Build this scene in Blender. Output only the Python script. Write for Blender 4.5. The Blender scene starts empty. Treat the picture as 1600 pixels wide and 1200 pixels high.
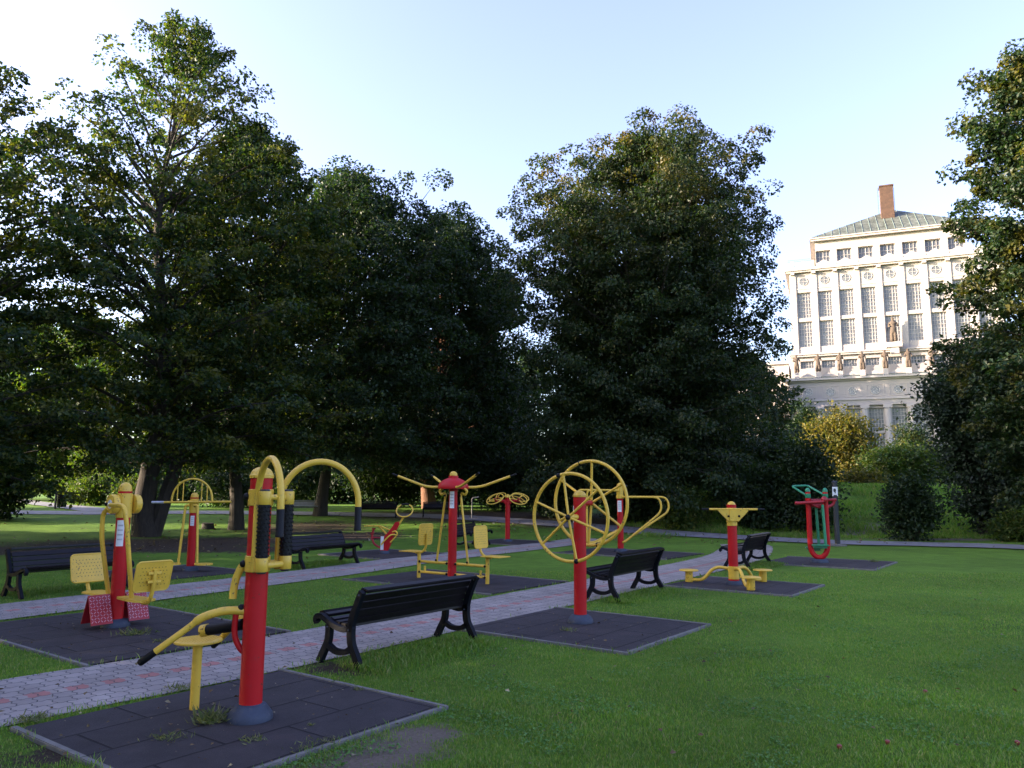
import bpy, bmesh, math, random
import numpy as np
from mathutils import Vector, Matrix
R = math.radians
scene = bpy.context.scene
COL = scene.collection
random.seed(7)

# ------------------------------------------------------------------ camera model
FPX, PITCH, ROLL, EYE = 1200.0, math.atan(168 / 1200.0), 0.005, 1.7

def S(a, b, t):
    t = np.clip((t - a) / (b - a), 0.0, 1.0)
    return t * t * (3 - 2 * t)

def ground_h(x, y):
    left = 0.7 * S(27, 48, y)
    right = 2.1 * S(30.5, 42, y)
    w = S(5, 13, x)
    return left * (1 - w) + right * w

def ray(px, py):
    x = (px - 800) / FPX
    y = -(py - 600) / FPX
    c, s = math.cos(ROLL), math.sin(ROLL)
    x, y = x * c - y * s, x * s + y * c
    return Vector((x, math.cos(PITCH) - y * math.sin(PITCH), math.sin(PITCH) + y * math.cos(PITCH)))

def G(px, py):
    """where a sight line meets the ground"""
    d = ray(px, py)
    t = 2.0
    while t < 400:
        p = d * t
        if EYE + p.z <= float(ground_h(p.x, p.y)):
            break
        t += 0.05
    return Vector((d.x * t, d.y * t, float(ground_h(d.x * t, d.y * t))))

def P(px, py, Y):
    d = ray(px, py)
    t = Y / d.y
    return Vector((d.x * t, Y, EYE + d.z * t))

cam_d = bpy.data.cameras.new("camera")
cam = bpy.data.objects.new("camera", cam_d)
COL.objects.link(cam)
cam_d.sensor_width = 36.0
cam_d.lens = 36.0 * FPX / 1600.0
cam_d.clip_end = 3000
cam.matrix_world = Matrix.Translation((0, 0, EYE)) @ Matrix.Rotation(math.pi / 2 + PITCH, 4, 'X') @ Matrix.Rotation(ROLL, 4, 'Z')
scene.camera = cam

# ------------------------------------------------------------------ light
SUN_AZ, SUN_EL = 268.0, 13.0      # clockwise from the view axis
sun_dir = Vector((math.sin(R(SUN_AZ)) * math.cos(R(SUN_EL)), math.cos(R(SUN_AZ)) * math.cos(R(SUN_EL)), math.sin(R(SUN_EL))))
world = bpy.data.worlds.new("World")
scene.world = world
world.use_nodes = True
nt = world.node_tree
bg = nt.nodes["Background"]
sky = nt.nodes.new("ShaderNodeTexSky")
sky.sky_type = 'NISHITA'
sky.sun_disc = False
sky.sun_elevation = R(SUN_EL)
sky.sun_rotation = R(SUN_AZ)
sky.air_density = 1.0
sky.dust_density = 3.0
sky.ozone_density = 2.5
hs = nt.nodes.new("ShaderNodeHueSaturation")     # a hazy, paler late-summer sky
hs.inputs["Saturation"].default_value = 0.92
hs.inputs["Hue"].default_value = 0.53
nt.links.new(sky.outputs[0], hs.inputs["Color"])
nt.links.new(hs.outputs[0], bg.inputs[0])
bg.inputs[1].default_value = 0.137
sl = bpy.data.lights.new("sun", 'SUN')
sl.energy = 3.2
sl.angle = R(0.5)
sl.color = (1.0, 0.82, 0.63)
so = bpy.data.objects.new("sun", sl)
COL.objects.link(so)
so.rotation_euler = sun_dir.to_track_quat('Z', 'Y').to_euler()
so.location = (0, 0, 60)
scene.view_settings.view_transform = 'Standard'
scene.view_settings.look = 'None'
scene.view_settings.exposure = 2.64
scene.view_settings.gamma = 1.0
scene.cycles.max_bounces = 6
scene.cycles.transparent_max_bounces = 8
scene.cycles.sample_clamp_indirect = 6

# ------------------------------------------------------------------ materials
def new_mat(name):
    m = bpy.data.materials.new(name)
    m.use_nodes = True
    return m, m.node_tree.nodes, m.node_tree.links, m.node_tree.nodes["Principled BSDF"]

def nd(n, t, **kw):
    x = n.new(t)
    for k, v in kw.items():
        if k in ('operation', 'blend_type', 'data_type', 'noise_dimensions', 'feature', 'attribute_name', 'offset', 'squash'):
            setattr(x, k, v)
        else:
            x.inputs[k].default_value = v
    return x

def ramp(n, stops):
    r = n.new("ShaderNodeValToRGB")
    e = r.color_ramp.elements
    while len(e) < len(stops):
        e.new(0.5)
    for i, (p, c) in enumerate(stops):
        e[i].position = p
        e[i].color = (*c, 1) if len(c) == 3 else c
    return r

def paint(name, col, rough=0.4, var=0.12, scale=6, bump=0.02, metal=0.0, spec=0.5, dirt=None, dirt_amt=0.35, chips=None):
    m, n, l, b = new_mat(name)
    tc = nd(n, "ShaderNodeTexCoord")
    nz = nd(n, "ShaderNodeTexNoise", Scale=scale, Detail=6.0, Roughness=0.65)
    l.new(tc.outputs["Object"], nz.inputs["Vector"])
    lo = tuple(c * (1 - var) for c in col)
    hi = tuple(min(1, c * (1 + var)) for c in col)
    rp = ramp(n, [(0.3, lo), (0.7, hi)])
    l.new(nz.outputs[0], rp.inputs[0])
    out = rp.outputs[0]
    if dirt:
        n2 = nd(n, "ShaderNodeTexNoise", Scale=scale * 4.3, Detail=8.0, Roughness=0.75)
        l.new(tc.outputs["Object"], n2.inputs["Vector"])
        r2 = ramp(n, [(0.55, (0, 0, 0)), (0.72, (1, 1, 1))])
        l.new(n2.outputs[0], r2.inputs[0])
        ml = nd(n, "ShaderNodeMath", operation='MULTIPLY')
        ml.inputs[1].default_value = dirt_amt
        l.new(r2.outputs[0], ml.inputs[0])
        mx = n.new("ShaderNodeMixRGB")
        l.new(ml.outputs[0], mx.inputs[0])
        l.new(out, mx.inputs[1])
        mx.inputs[2].default_value = (*dirt, 1)
        out = mx.outputs[0]
    if chips:
        n4 = nd(n, "ShaderNodeTexNoise", Scale=34.0, Detail=5.0, Roughness=0.6)
        l.new(tc.outputs["Object"], n4.inputs["Vector"])
        n5 = nd(n, "ShaderNodeTexNoise", Scale=2.1, Detail=2.0)
        l.new(tc.outputs["Object"], n5.inputs["Vector"])
        ad4 = nd(n, "ShaderNodeMath", operation='MULTIPLY_ADD'); ad4.inputs[1].default_value = 0.45
        l.new(n5.outputs[0], ad4.inputs[0]); l.new(n4.outputs[0], ad4.inputs[2])
        r4 = ramp(n, [(0.885, (0, 0, 0)), (0.90, (1, 1, 1))])
        l.new(ad4.outputs[0], r4.inputs[0])
        m4 = n.new("ShaderNodeMixRGB")
        l.new(r4.outputs[0], m4.inputs[0]); l.new(out, m4.inputs[1]); m4.inputs[2].default_value = (*chips, 1)
        out = m4.outputs[0]
    l.new(out, b.inputs["Base Color"])
    b.inputs["Roughness"].default_value = rough
    b.inputs["Metallic"].default_value = metal
    b.inputs["Specular IOR Level"].default_value = spec
    rr = nd(n, "ShaderNodeMapRange")
    rr.inputs[3].default_value = max(0.05, rough - 0.1)
    rr.inputs[4].default_value = min(1, rough + 0.15)
    l.new(nz.outputs[0], rr.inputs[0])
    l.new(rr.outputs[0], b.inputs["Roughness"])
    if bump:
        n3 = nd(n, "ShaderNodeTexNoise", Scale=scale * 12, Detail=4.0)
        l.new(tc.outputs["Object"], n3.inputs["Vector"])
        bp = nd(n, "ShaderNodeBump", Strength=0.25, Distance=bump)
        l.new(n3.outputs[0], bp.inputs["Height"])
        l.new(bp.outputs[0], b.inputs["Normal"])
    return m

RED = paint("red_paint", (0.44, 0.008, 0.012), 0.45, 0.10, 3, 0.004, spec=0.25, dirt=(0.30, 0.03, 0.03), dirt_amt=0.45, chips=(0.14, 0.03, 0.02))
DRED = paint("dark_red_paint", (0.32, 0.010, 0.018), 0.42, 0.15, 3, 0.004)
YEL = paint("yellow_paint", (0.70, 0.44, 0.045), 0.42, 0.10, 4, 0.004, dirt=(0.36, 0.24, 0.06), dirt_amt=0.5, chips=(0.16, 0.09, 0.04))
GRN = paint("green_paint", (0.02, 0.22, 0.11), 0.4, 0.12, 4, 0.004)
BLK = paint("black_rubber", (0.006, 0.006, 0.008), 0.5, 0.3, 10, 0.006, spec=0.22)
DMET = paint("dark_metal", (0.020, 0.022, 0.030), 0.45, 0.25, 8, 0.004, dirt=(0.05, 0.05, 0.05))
BOOT = paint("grey_boot", (0.040, 0.050, 0.075), 0.6, 0.35, 5, 0.01, spec=0.25, dirt=(0.10, 0.095, 0.09), dirt_amt=0.5)
PLATE = paint("white_plate", (0.72, 0.72, 0.74), 0.45, 0.08, 9, 0)
GREYC = paint("grey_sticker", (0.42, 0.42, 0.46), 0.5, 0.2, 20, 0)
BENCHW = paint("dark_bench_wood", (0.0075, 0.0055, 0.0075), 0.38, 0.45, 5, 0.006, spec=0.2, dirt=(0.035, 0.03, 0.03), dirt_amt=0.3)
BENCHI = paint("bench_cast_iron", (0.006, 0.007, 0.011), 0.55, 0.3, 9, 0.008, spec=0.1)
BENCHG = paint("grey_bench_wood", (0.26, 0.27, 0.30), 0.5, 0.25, 5, 0.006)
KERB = paint("concrete_kerb", (0.145, 0.138, 0.125), 0.9, 0.25, 7, 0.02, dirt=(0.08, 0.09, 0.05), dirt_amt=0.4)
TREAD = paint("tread_plate", (0.55, 0.26, 0.30), 0.4, 0.2, 8, 0.004)
STONEB = paint("statue_stone", (0.085, 0.060, 0.045), 0.85, 0.35, 2, 0.05)
STUMPM = paint("stump_wood", (0.035, 0.030, 0.024), 0.9, 0.4, 8, 0.05)

def bark_mat(name, col):
    m, n, l, b = new_mat(name)
    tc = nd(n, "ShaderNodeTexCoord")
    mp = n.new("ShaderNodeMapping")
    mp.inputs["Scale"].default_value = (5, 5, 0.9)
    l.new(tc.outputs["Object"], mp.inputs[0])
    nz = nd(n, "ShaderNodeTexNoise", Scale=2.2, Detail=9.0, Roughness=0.7, Distortion=0.6)
    l.new(mp.outputs[0], nz.inputs["Vector"])
    rp = ramp(n, [(0.3, tuple(c * .45 for c in col)), (0.55, col), (0.8, tuple(c * 1.6 for c in col))])
    l.new(nz.outputs[0], rp.inputs[0])
    l.new(rp.outputs[0], b.inputs["Base Color"])
    b.inputs["Roughness"].default_value = 0.92
    bp = nd(n, "ShaderNodeBump", Strength=0.9, Distance=0.05)
    l.new(nz.outputs[0], bp.inputs["Height"])
    l.new(bp.outputs[0], b.inputs["Normal"])
    return m

BARK = bark_mat("grey_brown_bark", (0.040, 0.031, 0.024))
BARKR = bark_mat("reddish_bark", (0.20, 0.095, 0.055))

def leaf_mat(name, cols, trans=0.35, tcol=None, rough=0.5, gold=None, sun_gold_amt=0.5, sun_gold_z=None):
    """cols: colours picked per leaf"""
    m, n, l, b = new_mat(name)
    g = n.new("ShaderNodeNewGeometry")
    k = len(cols)
    rp = ramp(n, [(i / (k - 1), c) for i, c in enumerate(cols)])
    l.new(g.outputs["Random Per Island"], rp.inputs[0])
    tc = nd(n, "ShaderNodeTexCoord")
    nz = nd(n, "ShaderNodeTexNoise", Scale=0.45, Detail=3.0)
    l.new(tc.outputs["Object"], nz.inputs["Vector"])
    hv = n.new("ShaderNodeHueSaturation")
    mr = nd(n, "ShaderNodeMapRange")
    mr.inputs[1].default_value = 0.3; mr.inputs[2].default_value = 0.7
    mr.inputs[3].default_value = 0.75; mr.inputs[4].default_value = 1.25
    l.new(nz.outputs[0], mr.inputs[0])
    l.new(mr.outputs[0], hv.inputs["Value"])
    col_out = rp.outputs[0]
    if gold:    # golden patches in the leaf colour imitate sunlit foliage
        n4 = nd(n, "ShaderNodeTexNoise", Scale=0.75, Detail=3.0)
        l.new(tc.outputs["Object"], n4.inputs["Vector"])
        r4 = ramp(n, [(0.54, (0, 0, 0)), (0.66, (sun_gold_amt,) * 3)])
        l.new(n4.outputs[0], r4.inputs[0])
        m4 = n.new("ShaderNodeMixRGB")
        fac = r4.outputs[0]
        if sun_gold_z:      # imitates low sun on the crown top: golden colour grows with height
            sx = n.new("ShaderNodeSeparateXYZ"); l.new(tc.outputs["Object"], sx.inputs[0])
            mz = nd(n, "ShaderNodeMapRange"); mz.inputs[1].default_value = sun_gold_z[0]; mz.inputs[2].default_value = sun_gold_z[1]
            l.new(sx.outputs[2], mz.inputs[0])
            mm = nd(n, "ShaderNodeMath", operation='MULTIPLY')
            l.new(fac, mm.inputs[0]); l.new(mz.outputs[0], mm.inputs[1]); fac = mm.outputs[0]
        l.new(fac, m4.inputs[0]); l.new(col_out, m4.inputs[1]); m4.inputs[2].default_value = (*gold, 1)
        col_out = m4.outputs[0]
    l.new(col_out, hv.inputs["Color"])
    l.new(hv.outputs[0], b.inputs["Base Color"])
    b.inputs["Roughness"].default_value = rough
    b.inputs["Specular IOR Level"].default_value = 0.35
    tr = n.new("ShaderNodeBsdfTranslucent")
    mx = n.new("ShaderNodeMixRGB")
    mx.blend_type = 'MULTIPLY'
    mx.inputs[0].default_value = 1
    l.new(hv.outputs[0], mx.inputs[1])
    mx.inputs[2].default_value = (*(tcol or (1.7, 1.8, 0.5)), 1)
    l.new(mx.outputs[0], tr.inputs[0])
    ms = n.new("ShaderNodeMixShader")
    ms.inputs[0].default_value = trans
    l.new(b.outputs[0], ms.inputs[1])
    l.new(tr.outputs[0], ms.inputs[2])
    l.new(ms.outputs[0], n["Material Output"].inputs[0])
    return m

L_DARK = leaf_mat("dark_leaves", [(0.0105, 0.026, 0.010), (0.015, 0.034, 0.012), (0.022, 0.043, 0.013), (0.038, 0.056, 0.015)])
L_MAPLE = leaf_mat("maple_leaves", [(0.0100, 0.026, 0.009), (0.015, 0.034, 0.011), (0.021, 0.041, 0.012), (0.030, 0.049, 0.013), (0.055, 0.056, 0.014)], gold=(0.15, 0.105, 0.016), sun_gold_amt=0.75, sun_gold_z=(9.5, 17.0))
L_HORN = leaf_mat("feathery_leaves", [(0.011, 0.028, 0.011), (0.017, 0.040, 0.013), (0.027, 0.054, 0.014), (0.050, 0.074, 0.016), (0.09, 0.095, 0.016)], trans=0.42, gold=(0.14, 0.125, 0.016), sun_gold_amt=0.6)
L_RIGHT = leaf_mat("linden_leaves", [(0.0105, 0.028, 0.013), (0.016, 0.038, 0.015), (0.024, 0.048, 0.015), (0.055, 0.062, 0.016)], gold=(0.16, 0.12, 0.015), sun_gold_amt=0.5)
L_YELLOW = leaf_mat("golden_leaves", [(0.05, 0.060, 0.010), (0.075, 0.080, 0.014), (0.125, 0.105, 0.017), (0.18, 0.13, 0.019)], trans=0.4)
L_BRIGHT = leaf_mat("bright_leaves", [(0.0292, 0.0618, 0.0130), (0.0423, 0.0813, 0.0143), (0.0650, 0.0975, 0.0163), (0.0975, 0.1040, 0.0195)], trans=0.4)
L_BLUE = leaf_mat("bluish_leaves", [(0.0150, 0.0288, 0.0156), (0.0240, 0.0420, 0.0216), (0.0330, 0.0510, 0.0270)], trans=0.25)
L_GRASS = leaf_mat("grass_blades", [(0.078, 0.172, 0.020), (0.106, 0.224, 0.026), (0.140, 0.272, 0.034), (0.19, 0.28, 0.050), (0.28, 0.28, 0.12)], trans=0.45, tcol=(1.5, 1.5, 0.55))
L_CLOVER = leaf_mat("clover_leaves", [(0.055, 0.150, 0.024), (0.085, 0.205, 0.035), (0.13, 0.25, 0.055)], trans=0.25, tcol=(1.4, 1.5, 0.6))
L_WEED = leaf_mat("weed_leaves", [(0.07, 0.10, 0.03), (0.12, 0.14, 0.05), (0.22, 0.21, 0.10)], trans=0.3)
L_FALLEN = leaf_mat("fallen_leaf_colours", [(0.05, 0.028, 0.012), (0.09, 0.05, 0.018), (0.17, 0.12, 0.05), (0.06, 0.04, 0.018), (0.3, 0.26, 0.16)], trans=0.1)

# ------------------------------------------------------------------ mesh building helpers
class MB:
    def __init__(self):
        self.v, self.f, self.mi, self.cur = [], [], [], 0

    def add(self, vs, fs):
        o = len(self.v)
        self.v += [tuple(p) for p in vs]
        self.f += [tuple(i + o for i in f) for f in fs]
        self.mi += [self.cur] * len(fs)
        return self

    def tube(self, pts, r, seg=12, caps=True, closed=False):
        pts = [Vector(p) for p in pts]
        n = len(pts)
        rs = r if isinstance(r, (list, tuple)) else [r] * n
        tang = []
        for i in range(n):
            a = pts[(i - 1) % n] if (closed or i > 0) else pts[i]
            b = pts[(i + 1) % n] if (closed or i < n - 1) else pts[i]
            t = (b - a)
            tang.append(t.normalized() if t.length > 1e-9 else Vector((0, 0, 1)))
        up = Vector((0, 0, 1)) if abs(tang[0].z) < 0.9 else Vector((1, 0, 0))
        nx = (up - tang[0] * up.dot(tang[0])).normalized()
        vs = []
        for i in range(n):
            t = tang[i]
            nx = (nx - t * nx.dot(t))
            nx = nx.normalized() if nx.length > 1e-6 else t.orthogonal().normalized()
            ny = t.cross(nx)
            for k in range(seg):
                a = 2 * math.pi * k / seg
                vs.append(pts[i] + (nx * math.cos(a) + ny * math.sin(a)) * rs[i])
        fs = []
        m = n if closed else n - 1
        for i in range(m):
            j = (i + 1) % n
            for k in range(seg):
                k2 = (k + 1) % seg
                fs.append((i * seg + k, i * seg + k2, j * seg + k2, j * seg + k))
        if caps and not closed:
            fs.append(tuple(range(seg - 1, -1, -1)))
            fs.append(tuple((n - 1) * seg + k for k in range(seg)))
        return self.add(vs, fs)

    def lathe(self, prof, c=(0, 0, 0), axis=(0, 0, 1), seg=24):
        """prof: (radius, height) from bottom to top along axis"""
        ax = Vector(axis).normalized()
        x = ax.orthogonal().normalized()
        y = ax.cross(x)
        c = Vector(c)
        vs, fs = [], []
        for r, h in prof:
            for k in range(seg):
                a = 2 * math.pi * k / seg
                vs.append(c + ax * h + (x * math.cos(a) + y * math.sin(a)) * r)
        for i in range(len(prof) - 1):
            for k in range(seg):
                k2 = (k + 1) % seg
                fs.append((i * seg + k, i * seg + k2, (i + 1) * seg + k2, (i + 1) * seg + k))
        fs.append(tuple(range(seg - 1, -1, -1)))
        fs.append(tuple((len(prof) - 1) * seg + k for k in range(seg)))
        return self.add(vs, fs)

    def box(self, c, s, rot=None, bev=0.0):
        """bevelled box: centre c, full sizes s"""
        hx, hy, hz = s[0] / 2, s[1] / 2, s[2] / 2
        b = min(bev, hx * .9, hy * .9, hz * .9)
        M = rot if rot is not None else Matrix.Identity(3)
        c = Vector(c)
        if b <= 0:
            vs = [(sx * hx, sy * hy, sz * hz) for sx in (-1, 1) for sy in (-1, 1) for sz in (-1, 1)]
            fs = [(0, 1, 3, 2), (4, 6, 7, 5), (0, 4, 5, 1), (2, 3, 7, 6), (0, 2, 6, 4), (1, 5, 7, 3)]
            return self.add([c + M @ Vector(v) for v in vs], fs)
        bm = bmesh.new()
        bmesh.ops.create_cube(bm, size=1)
        for v in bm.verts:
            v.co = Vector((v.co.x * 2 * hx, v.co.y * 2 * hy, v.co.z * 2 * hz))
        bmesh.ops.bevel(bm, geom=bm.edges[:], offset=b, segments=2, affect='EDGES')
        bm.verts.index_update()
        self.add([c + M @ v.co for v in bm.verts], [[v.index for v in f.verts] for f in bm.faces])
        bm.free()
        return self

    def prism(self, outline, depth, M):
        """outline 2D ccw; M maps (x,y,0..depth) to space"""
        n = len(outline)
        vs = [M @ Vector((x, y, 0)) for x, y in outline] + [M @ Vector((x, y, depth)) for x, y in outline]
        fs = [tuple(range(n - 1, -1, -1)), tuple(range(n, 2 * n))]
        for i in range(n):
            j = (i + 1) % n
            fs.append((i, j, n + j, n + i))
        return self.add(vs, fs)

    def ribbon(self, pts, w, y0, y1):
        """a flat bar following a path in the local x-z plane: width w in plane, from y0 to y1"""
        n = len(pts)
        ws = w if isinstance(w, (list, tuple)) else [w] * n
        vs = []
        for i in range(n):
            a = Vector(pts[max(i - 1, 0)]); b = Vector(pts[min(i + 1, n - 1)])
            t = (b - a).normalized()
            nn = Vector((-t.y, t.x)) * ws[i] / 2
            p = Vector(pts[i])
            for q, yy in ((p + nn, y0), (p + nn, y1), (p - nn, y1), (p - nn, y0)):
                vs.append((q.x, yy, q.y))
        fs = []
        for i in range(n - 1):
            for k in range(4):
                k2 = (k + 1) % 4
                fs.append((i * 4 + k, i * 4 + k2, (i + 1) * 4 + k2, (i + 1) * 4 + k))
        fs += [(3, 2, 1, 0), tuple((n - 1) * 4 + k for k in range(4))]
        return self.add(vs, fs)

    def ball(self, c, r, sz=1.0):
        prof = [(r * math.sin(math.pi * i / 10) + 1e-4, -r * sz * math.cos(math.pi * i / 10)) for i in range(11)]
        return self.lathe(prof, c, seg=16)

    def build(self, name, mat, parent=None, loc=None, smooth=True):
        me = bpy.data.meshes.new(name)
        me.from_pydata(self.v, [], self.f)
        bm = bmesh.new(); bm.from_mesh(me)
        bmesh.ops.recalc_face_normals(bm, faces=bm.faces[:])
        bm.to_mesh(me); bm.free()
        if smooth:
            me.shade_smooth()
            me.set_sharp_from_angle(angle=R(38))
        for q_ in (mat if isinstance(mat, (list, tuple)) else [mat]):
            me.materials.append(q_)
        if any(self.mi):
            me.polygons.foreach_set("material_index", self.mi)
        o = bpy.data.objects.new(name, me)
        COL.objects.link(o)
        if parent is not None:
            o.parent = parent
        if loc is not None:
            o.location = loc
        return o

def tag(o, label=None, cat=None, group=None, kind=None):
    if label: o["label"] = label
    if cat: o["category"] = cat
    if group: o["group"] = group
    if kind: o["kind"] = kind
    return o

def thing(name, label, cat, loc, rz=0.0, group=None):
    o = bpy.data.objects.new(name, None)
    o.empty_display_size = 0.2
    COL.objects.link(o)
    o.location = loc
    o.rotation_euler = (0, 0, rz)
    return tag(o, label, cat, group)

def copy_tree(o, parent=None):
    c = o.copy()
    COL.objects.link(c)
    if parent is not None:
        c.parent = parent
        c.matrix_parent_inverse = o.matrix_parent_inverse
    for ch in list(o.children):
        copy_tree(ch, c)
    return c

def catmull(pts, n=6):
    pts = [Vector(p) for p in pts]
    out = []
    for i in range(len(pts) - 1):
        p0 = pts[max(i - 1, 0)]; p1 = pts[i]; p2 = pts[i + 1]; p3 = pts[min(i + 2, len(pts) - 1)]
        for k in range(n):
            t = k / n
            out.append(0.5 * ((2 * p1) + (p2 - p0) * t + (2 * p0 - 5 * p1 + 4 * p2 - p3) * t * t + (3 * p1 - p0 - 3 * p2 + p3) * t ** 3))
    out.append(pts[-1])
    return out

def fillet(pts, r, n=7):
    """polyline with rounded corners"""
    pts = [Vector(p) for p in pts]
    out = [pts[0]]
    for i in range(1, len(pts) - 1):
        a, b, c = pts[i - 1], pts[i], pts[i + 1]
        u = (a - b); v = (c - b)
        d = min(r, u.length * .49, v.length * .49)
        p, q = b + u.normalized() * d, b + v.normalized() * d
        for k in range(n + 1):
            t = k / n
            out.append(p * (1 - t) ** 2 + b * 2 * t * (1 - t) + q * t * t)
    out.append(pts[-1])
    return out

def ring_pts(c, r, u, v, n=48):
    c, u, v = Vector(c), Vector(u), Vector(v)
    return [c + u * (r * math.cos(2 * math.pi * k / n)) + v * (r * math.sin(2 * math.pi * k / n)) for k in range(n)]

# ------------------------------------------------------------------ layout data: ground plan
U1 = Vector((math.cos(R(-36.5)), math.sin(R(-36.5))))     # across the paths
U2 = Vector((math.cos(R(53.5)), math.sin(R(53.5))))       # along the paths
PADS = [  # centre, half size along U1, half size along U2
    ((-2.02, 6.05), 1.005, 1.11), ((-4.76, 9.68), 1.69, 1.15), ((-1.08, 15.06), 1.76, 1.16), ((0.94, 10.03), 1.16, 1.10),
    ((4.27, 14.50), 1.14, 0.95), ((7.75, 19.25), 1.30, 1.22), ((-7.05, 16.25), 1.15, 1.15), ((-3.45, 21.2), 1.15, 1.2),
    ((3.25, 21.9), 1.7, 1.15), ((-0.1, 26.5), 1.1, 1.1)]
PATH1 = [(-9.2, -0.5), (-6.6, 3.1), (-4.18, 6.40), (-2.82, 8.05), (0.07, 12.09), (2.15, 15.05), (4.6, 18.6), (6.2, 21.4), (7.4, 24.6), (7.7, 25.9)]
PATH2 = [(-12.5, 3.0), (-9.2, 7.7), (-6.9, 11.35), (-5.3, 14.0), (-3.75, 16.7), (-2.10, 20.0), (0.21, 23.6), (2.2, 27.0), (3.0, 28.5)]
bp = [G(x, y) for x, y in [(1750, 866), (1600, 856), (1450, 851.5), (1309, 848), (1150, 840), (1020, 832), (880, 820), (700, 808), (560, 804.5), (460, 802.5), (300, 801), (150, 802), (-60, 800)]]
BACKPATH = [(p.x, p.y) for p in bp]
BACKPATH.insert(0, (bp[0].x + (bp[0].x - bp[1].x) * 5, bp[0].y + (bp[0].y - bp[1].y) * 5))
lp = [G(x, y) for x, y in [(160, 799), (85, 790), (55, 786), (20, 780)]]
LEFTPATH = [(p.x, p.y) for p in lp]
PATHS = [(PATH1, 0.775), (PATH2, 0.765), (BACKPATH, 1.15), (LEFTPATH, 0.9)]

def path_samples(pl, step=0.25):
    c = catmull([Vector((x, y, 0)) for x, y in pl], 24)
    out = [c[0]]
    for p in c[1:]:
        if (p - out[-1]).length >= step:
            out.append(p)
    return out

PS = [(path_samples(pl), w) for pl, w in PATHS]

def paved_mask(x, y, margin=0.0):
    """True where a path or pad covers the ground"""
    m = np.zeros(x.shape, bool)
    for (c, a, b) in PADS:
        dx, dy = x - c[0], y - c[1]
        m |= (np.abs(dx * U1.x + dy * U1.y) < a + 0.05 + margin) & (np.abs(dx * U2.x + dy * U2.y) < b + 0.05 + margin)
    for pts, w in PS:
        for p in pts:
            if p.y < 60:
                m |= (x - p.x) ** 2 + (y - p.y) ** 2 < (w + margin) ** 2
    return m

# ------------------------------------------------------------------ setting: ground, paths, pads
def ground_mat():
    m, n, l, b = new_mat("lawn")
    tc = nd(n, "ShaderNodeTexCoord")
    def noise(sc, det=6.0, rough=0.65):
        z = nd(n, "ShaderNodeTexNoise", Scale=sc, Detail=det, Roughness=rough)
        l.new(tc.outputs["Object"], z.inputs["Vector"])
        return z
    big, mid, fine = noise(0.35, 4.0), noise(2.3), noise(38.0, 6.0, 0.8)
    r1 = ramp(n, [(0.28, (0.068, 0.130, 0.015)), (0.48, (0.100, 0.188, 0.021)), (0.62, (0.132, 0.232, 0.027)), (0.8, (0.170, 0.245, 0.048))])
    ad = nd(n, "ShaderNodeMath", operation='ADD')
    a2 = nd(n, "ShaderNodeMath", operation='MULTIPLY')
    a2.inputs[1].default_value = 0.5
    l.new(mid.outputs[0], a2.inputs[0])
    b2 = nd(n, "ShaderNodeMath", operation='MULTIPLY_ADD')
    b2.inputs[1].default_value = 0.45
    l.new(fine.outputs[0], b2.inputs[0])
    l.new(a2.outputs[0], b2.inputs[2])
    l.new(b2.outputs[0], r1.inputs[0])
    hv = n.new("ShaderNodeHueSaturation")
    mr = nd(n, "ShaderNodeMapRange")
    mr.inputs[1].default_value = .3; mr.inputs[2].default_value = .7
    mr.inputs[3].default_value = .75; mr.inputs[4].default_value = 1.3
    l.new(big.outputs[0], mr.inputs[0])
    l.new(mr.outputs[0], hv.inputs["Value"])
    l.new(r1.outputs[0], hv.inputs["Color"])
    # bare soil and leaf litter, painted on the mesh as an attribute
    at = nd(n, "ShaderNodeAttribute", attribute_name="soil")
    sn = noise(5.0, 7.0, 0.75)
    sm = nd(n, "ShaderNodeMath", operation='MULTIPLY_ADD')
    sm.inputs[1].default_value = 1.6
    sm.inputs[2].default_value = -0.8
    l.new(sn.outputs[0], sm.inputs[0])
    s2 = nd(n, "ShaderNodeMath", operation='ADD')
    l.new(at.outputs["Fac"], s2.inputs[0])
    l.new(sm.outputs[0], s2.inputs[1])
    sr = ramp(n, [(0.42, (0, 0, 0)), (0.62, (1, 1, 1))])
    l.new(s2.outputs[0], sr.inputs[0])
    soil = ramp(n, [(0.3, (0.030, 0.022, 0.016)), (0.5, (0.058, 0.042, 0.030)), (0.7, (0.10, 0.078, 0.055))])
    l.new(fine.outputs[0], soil.inputs[0])
    pale = ramp(n, [(0.3, (0.13, 0.105, 0.080)), (0.7, (0.25, 0.205, 0.16))])
    l.new(fine.outputs[0], pale.inputs[0])
    at2 = nd(n, "ShaderNodeAttribute", attribute_name="pale_soil")
    mp_ = n.new("ShaderNodeMixRGB")
    l.new(at2.outputs["Fac"], mp_.inputs[0]); l.new(soil.outputs[0], mp_.inputs[1]); l.new(pale.outputs[0], mp_.inputs[2])
    mx = n.new("ShaderNodeMixRGB")
    l.new(sr.outputs[0], mx.inputs[0])
    l.new(hv.outputs[0], mx.inputs[1])
    l.new(mp_.outputs[0], mx.inputs[2])
    l.new(mx.outputs[0], b.inputs["Base Color"])
    b.inputs["Roughness"].default_value = 0.9
    b.inputs["Specular IOR Level"].default_value = 0.15
    bpn = nd(n, "ShaderNodeBump", Strength=0.9, Distance=0.04)
    l.new(fine.outputs[0], bpn.inputs["Height"])
    l.new(bpn.outputs[0], b.inputs["Normal"])
    return m

def grid_axis(lo, hi, fine_lo, fine_hi, step, grow=1.25):
    a = list(np.arange(fine_lo, fine_hi + 1e-6, step))
    s, v = step, fine_hi
    while v < hi:
        s *= grow; v += s; a.append(v)
    s, v = step, fine_lo
    while v > lo:
        s *= grow; v -= s; a.insert(0, v)
    return np.array(a)

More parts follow.
